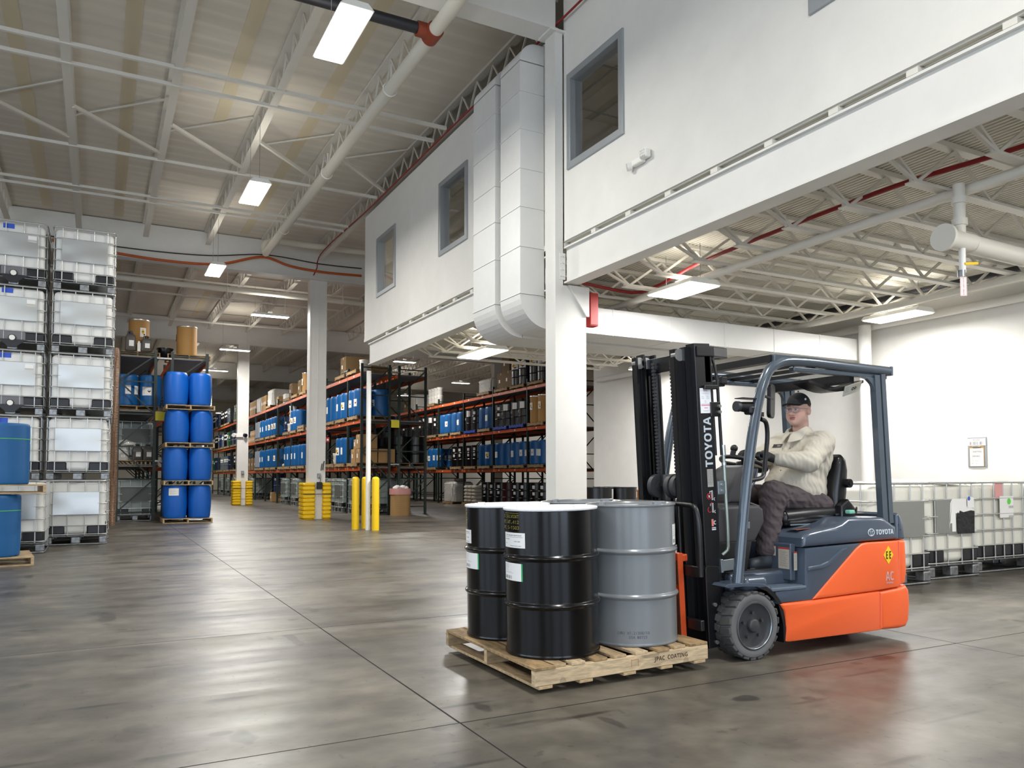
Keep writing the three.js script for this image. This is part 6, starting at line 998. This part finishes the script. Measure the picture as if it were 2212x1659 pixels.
  const parts = [ell([0, 0.035, -0.012], [0.077, 0.095, 0.096]), ell([0, -0.038, 0.022], [0.067, 0.070, 0.070]), ell([0, -0.088, 0.052], [0.036, 0.026, 0.036]), ell([0.036, -0.045, 0.045], [0.035, 0.035, 0.033]), ell([-0.036, -0.045, 0.045], [0.035, 0.035, 0.033]), ell([0, 0.028, 0.070], [0.058, 0.016, 0.022])];
  const headL = blend(parts, 0.03), nose = blend([cap([0, 0.014, 0.088], [0, -0.022, 0.113], 0.008, 0.0135), ell([0.012, -0.026, 0.096], [0.010, 0.009, 0.012]), ell([-0.012, -0.026, 0.096], [0.010, 0.009, 0.012])], 0.012);
  const mouth = ell([0, -0.056, 0.092], [0.025, 0.0016, 0.018]), lipU = ell([0, -0.0505, 0.088], [0.024, 0.006, 0.011]), lipD = ell([0, -0.0625, 0.087], [0.02, 0.0065, 0.011]), sock = (s) => ell([s * 0.031, 0.012, 0.094], [0.02, 0.012, 0.017]), brow = (s) => cap([s * 0.014, 0.034, 0.089], [s * 0.05, 0.037, 0.074], 0.005), cheek = (s) => ell([s * 0.034, -0.02, 0.066], [0.026, 0.022, 0.022]);
  const earL = (s) => { const o = ell([s * 0.080, 0.0, -0.018], [0.014, 0.035, 0.022]), i = ell([s * 0.093, 0.003, -0.013], [0.009, 0.022, 0.012]); return (x, y, z) => Math.max(o(x, y, z), -i(x, y, z)); };
  const ears = [earL(1), earL(-1)], so = [sock(1), sock(-1)], br = [brow(1), brow(-1)], chk = [cheek(1), cheek(-1)];
  const face = (x, y, z) => { let d = headL(x, y, z); d = smin(d, chk[0](x, y, z), 0.02); d = smin(d, chk[1](x, y, z), 0.02); d = smin(d, br[0](x, y, z), 0.012); d = smin(d, br[1](x, y, z), 0.012); d = smin(d, nose(x, y, z), 0.014); d = -smin(-d, so[0](x, y, z), 0.012); d = -smin(-d, so[1](x, y, z), 0.012); d = smin(d, lipU(x, y, z), 0.006); d = smin(d, lipD(x, y, z), 0.006); d = Math.max(d, -mouth(x, y, z)); d = smin(d, ears[0](x, y, z), 0.008); return smin(d, ears[1](x, y, z), 0.008); };
  const nkF = cap([4.895, 1.50, -4.382], [4.884, 1.66, -4.377], 0.062, 0.060);
  const headF = (X, Y, Z) => { const l = toL(X, Y, Z); return smin(face(...l), nkF(X, Y, Z), 0.03); };
  const lim = (s, e, w) => blend([cap(s, e, 0.055, 0.045), cap(e, w, 0.045, 0.03)], 0.03);
  const bodyF = blend([cap(J.pel, J.ch, 0.12, 0.12), cap(J.shN, J.shF, 0.06), ell([4.82, 1.14, -4.385], [0.17, 0.14, 0.17]), lim(J.shN, J.elN, hands.n.w), lim(J.shF, J.elF, hands.f.w), cap(J.hipN, J.knN, 0.085, 0.06), cap(J.hipF, J.knF, 0.085, 0.06), cap(J.knN, J.anN, 0.055, 0.04), cap(J.knF, J.anF, 0.055, 0.04), cap([4.885, 1.44, -4.385], [4.88, 1.54, -4.385], 0.075, 0.07)], 0.05);
  const ghead = mesher(headF, [4.72, 1.50, -4.52], [5.0, 1.87, -4.23], 0.0032), gbody = mesher((x, y, z) => Math.max(bodyF(x, y, z), y - 1.53), [4.2, 0.6, -4.78], [5.1, 1.56, -4.0], 0.014);
  const paint = (g, head) => { const p = g.attributes.position, c = new Float32Array(p.count * 3); for (let i = 0; i < p.count; i++) { let col = [0.66, 0.40, 0.32]; if (head) { const [x, y, z] = toL(p.getX(i), p.getY(i), p.getZ(i)); const lip = Math.min(lipU(x, y, z), lipD(x, y, z)); if (lip < 0.0025 && z > 0.07) col = [0.48, 0.19, 0.165]; else { const blush = Math.max(0, 1 - Math.hypot(Math.abs(x) - 0.045, y + 0.025, (z - 0.07) * 0.7) / 0.035) + Math.max(0, 1 - Math.hypot(x, y + 0.02, z - 0.11) / 0.022) * 0.7; col = [0.66 + 0.01 * blush, 0.40 - 0.07 * blush, 0.32 - 0.05 * blush]; if (Math.min(br[0](x, y, z), br[1](x, y, z)) < 0.003 && y > 0.029) col = [0.26, 0.15, 0.09]; } } c.set(col, 3 * i); } g.setAttribute('color', new THREE.BufferAttribute(c, 3)); return g; };
  { const a = paint(ghead, true).toNonIndexed(), b = paint(gbody, false).toNonIndexed(); const g = mergeGeometries([a, b]); boxUV(g); g.translate(-4.88, -0.95, 4.385); const o = new THREE.Mesh(g, PM.skin); o.name = 'body'; o.castShadow = o.receiveShadow = true; D0.add(o); }
  const loc = (g) => { const m = new THREE.Matrix4().makeBasis(rt, up, fw).setPosition(hc); return g.applyMatrix4(m); };
  for (const s of [1, -1]) { const e = wob2('eye', loc(sp(0.0122, s * 0.031, 0.0105, 0.0765, 18)), std('#d8d2cc', 0.25)); wob2('iris', loc(new THREE.CylinderGeometry(0.006, 0.006, 0.002, 18).rotateX(Math.PI / 2).translate(s * 0.031 + 0.001, 0.0105, 0.0882)), std('#23313a', 0.3), e); wob2('eyelid', loc(new THREE.SphereGeometry(0.0138, 18, 8, 0, 6.283, 0, 1.25).rotateX(0.36).translate(s * 0.031, 0.0105, 0.0765)), std('#b07a66', 0.6), e); }
  // hair below the cap, cap, glasses
  const hairF = (X, Y, Z) => { const [x, y, z] = toL(X, Y, Z); return Math.max(ell([0, 0.035, -0.012], [0.081, 0.098, 0.101])(x, y, z), -(ell([0, 0.03, -0.012], [0.074, 0.092, 0.092])(x, y, z)), z + 0.028 - Math.max(0, y - 0.02) * 0.8, -y - 0.045, y - 0.08); };
  wob2('hair', mesher(hairF, [4.72, 1.64, -4.52], [5.02, 1.86, -4.22], 0.004), PM.hair);
  const crown = (X, Y, Z) => { const [x, y, z] = toL(X, Y, Z), o = ell([0, 0.050, -0.010], [0.084, 0.098, 0.107])(x, y, z); return Math.max(o, 0.052 +  (z < -0.04 ? (z + 0.04) * 0.25 : 0) - y); };
  const cp = wob2('cap', mesher(crown, [4.70, 1.70, -4.53], [5.02, 1.93, -4.21], 0.0035), PM.cap);
  wob2('visor', loc(loft([0, 1, 2, 3, 4, 5].map((i) => { const u = i / 5, o = []; for (let k = 0; k <= 16; k++) { const a = -1.15 + 2.3 * k / 16; o.push(V(Math.sin(a) * (0.086 - 0.004 * u), 0.060 - 0.010 * u - 0.02 * Math.abs(Math.sin(a)) ** 2.2 * (0.5 + 0.3 * u), 0.028 + Math.cos(a) * 0.062 + 0.074 * u * Math.max(0.1, Math.cos(a)) ** 0.6)); } for (let k = 16; k >= 0; k--) { const q = o[k]; o.push(V(q.x, q.y + 0.005, q.z)); } return o; }))), PM.cap, cp);
  wob2('cap_button', loc(sp(0.006, 0, 0.156, -0.008, 10)), PM.cap, cp); { const q = loc(new THREE.CylinderGeometry(0.0085, 0.0085, 0.003, 18).rotateZ(Math.PI / 2).rotateY(-0.35).translate(0.0835, 0.088, 0.034)); wob2('cap_badge', q, std('#c9ccd0', 0.4), cp); }
  const LENS = phy('#e8eef2', 0.05, { transparent: true, opacity: 0.16 });
  const gl = wob2('glasses', [[1, -1].flatMap((s) => [loc(tb([[s * 0.010, 0.021, 0.105], [s * 0.034, 0.025, 0.103], [s * 0.062, 0.019, 0.086], [s * 0.060, -0.004, 0.086], [s * 0.034, -0.014, 0.101], [s * 0.012, -0.006, 0.105]], 0.0012, 30, 6, true)), loc(tb([[s * 0.063, 0.016, 0.086], [s * 0.079, 0.016, 0.06], [s * 0.085, 0.014, 0.0], [s * 0.083, 0.006, -0.022]], 0.0019, 20, 6))]), loc(tb([[0.011, 0.015, 0.105], [0, 0.018, 0.109], [-0.011, 0.015, 0.105]], 0.0014, 8, 6))], std('#8d8f94', 0.3, { metalness: 0.6 }));
  for (const s of [1, -1]) { const p = [[0.011, 0.020, 0.1045], [0.034, 0.024, 0.1025], [0.062, 0.018, 0.0855], [0.060, -0.004, 0.0855], [0.034, -0.013, 0.1005], [0.012, -0.006, 0.1045]].map((q) => V(q[0] * s, q[1], q[2])), g = new THREE.BufferGeometry().setFromPoints([p[0], p[1], p[2], p[0], p[2], p[3], p[0], p[3], p[5], p[5], p[3], p[4]]); g.computeVertexNormals(); wob2('lens', loc(g), LENS, gl); }
  // gloved hands closed on the wheel, five fingers each
  for (const key of ['n', 'f']) {
    const { w, k } = hands[key], sgn = key === 'n' ? 1 : -1, W0 = V(...w), K0 = V(...k), ax = K0.clone().sub(W0).normalize(), tang = V(-0.45, 0.15, -sgn * -0.9).cross(V(0, 1, 0)).normalize();
    const side = ax.clone().cross(V(0, 1, 0)).normalize(), dn = V(0, -1, 0), fs = [], P = (a, u, v, d) => a.clone().addScaledVector(ax, u).addScaledVector(side, v).addScaledVector(dn, d), A = (q) => [q.x, q.y, q.z];
    fs.push(cap(A(W0), A(P(K0, -0.012, 0, 0)), 0.030, 0.036)); fs.push(cap(A(P(K0, 0, -0.028, 0)), A(P(K0, 0, 0.028, 0)), 0.022));
    const fing = []; [[-0.031, 0.9], [-0.0105, 1.0], [0.0105, 0.96], [0.031, 0.8]].forEach(([v, L], q) => { const a = P(K0, 0.008, v, -0.006), b = P(K0, 0.045 * L, v * 1.12, 0.004 + 0.003 * q), c = P(K0, 0.057 * L, v * 1.15, 0.036 * L), d = P(K0, 0.034 * L, v * 1.1, 0.052 * L); fing.push(blend([cap(A(a), A(b), 0.0115, 0.0108), cap(A(b), A(c), 0.0108, 0.0098), cap(A(c), A(d), 0.0098, 0.0088)], 0.006)); });
    { const v = sgn * -1, a = P(K0, -0.03, 0.028 * v, 0.012), b = P(K0, 0.0, 0.045 * v, 0.03), c = P(K0, 0.03, 0.036 * v, 0.046); fing.push(blend([cap(A(a), A(b), 0.0135, 0.0115), cap(A(b), A(c), 0.0115, 0.0095)], 0.008)); }
    const palm = blend(fs, 0.03), hf = (x, y, z) => { let d = palm(x, y, z); for (const q of fing) d = smin(d, q(x, y, z), 0.007); return d; };
    wob2('glove', mesher(hf, [Math.min(w[0], k[0]) - 0.12, 1.26, Math.min(w[2], k[2]) - 0.12], [Math.max(w[0], k[0]) + 0.05, 1.46, Math.max(w[2], k[2]) + 0.12], 0.0032), PM.glove);
  }
  // collar, placket, pocket, name patch, belt hem
  const collarRing = []; for (let i = 0; i <= 40; i++) {    // from the front round the back to the front again
    const a = (0.17 + (2 * Math.PI - 0.34) * i / 40), fr = Math.max(0, Math.cos(a)), cx = 4.862, cz = -4.378, d = [-Math.cos(a), Math.sin(a)], r1 = 0.074 + 0.006 * fr, r2 = 0.108 + 0.045 * fr ** 3, yt = 1.612 - 0.045 * fr ** 1.5;
    let y = yt - 0.02; while (y > yt - 0.075 && shirtF(cx + d[0] * r2, y, cz + d[1] * r2) > 0.006) y -= 0.002;
    const t = V(cx + d[0] * r1, yt, cz + d[1] * r1), b = V(cx + d[0] * r2, Math.min(y, yt - 0.03), cz + d[1] * r2); let m = t.clone().lerp(b, 0.5); m.y += 0.008;
    collarRing.push([t, m, b, b.clone().add(V(0, -0.005, 0)), m.clone().add(V(-d[0] * 0.005, -0.006, -d[1] * 0.005)), t.clone().add(V(-d[0] * 0.006, -0.004, -d[1] * 0.006))]);
  }
  wob2('collar', loft(collarRing), PM.shirt);
  const onFront = (y, z, out = 0.002) => { let x = 4.45; for (; x < 4.95; x += 0.002) if (shirtF(x, y, z) < 0) break; return V(x - out, y, z); };
  wob2('placket', loft(Array.from({ length: 14 }, (_, i) => { const y = 1.04 + i * 0.036, q = onFront(y, -4.378, 0.003), r = onFront(y, -4.348, 0.003); return [q, r, r.clone().add(V(0.01, 0, 0)), q.clone().add(V(0.01, 0, 0))]; })), PM.shirt);
  for (let i = 0; i < 5; i++) { const q = onFront(1.1 + i * 0.085, -4.363, 0.004); wob2('button', cyAB(q, q.clone().add(V(-0.002, 0, 0)), 0.005, 12), std('#8d8674', 0.5)); }
  { const grid = (y0, y1, z0, z1, m, n, keep, out) => { const r = []; for (let i = 0; i <= 8; i++) { const row = []; for (let k = 0; k <= 8; k++) row.push(onFront(y0 + (y1 - y0) * i / 8, z0 + (z1 - z0) * k / 8, out)); r.push(row); } const P = [], U = [], I = []; r.forEach((row, i) => row.forEach((q, k) => { P.push(q.x, q.y, q.z); U.push(k / 8, i / 8); if (i < 8 && k < 8) { const a = i * 9 + k; I.push(a, a + 1, a + 9, a + 1, a + 10, a + 9); } })); const g = new THREE.BufferGeometry(); g.setAttribute('position', new THREE.Float32BufferAttribute(P, 3)); g.setAttribute('uv', new THREE.Float32BufferAttribute(U, 2)); g.setIndex(I); g.computeVertexNormals(); return wob(n, g, m, D0, keep); };
    grid(1.452, 1.48, -4.545, -4.455, std('#ffffff', 0.6, { map: cvs(128, 40, (x, w, h) => { x.fillStyle = '#2a2320'; x.fillRect(0, 0, w, h); x.fillStyle = '#b7ada0'; txt(x, 'Mike', 52, 27, 'italic bold 21px serif'); }) }), 'name_patch', true, 0.005);
    grid(1.31, 1.44, -4.555, -4.435, PM.shirt, 'chest_pocket', false, 0.004); grid(1.31, 1.44, -4.33, -4.215, PM.shirt, 'chest_pocket', false, 0.004); }
}
renderer.render(scene, camera);
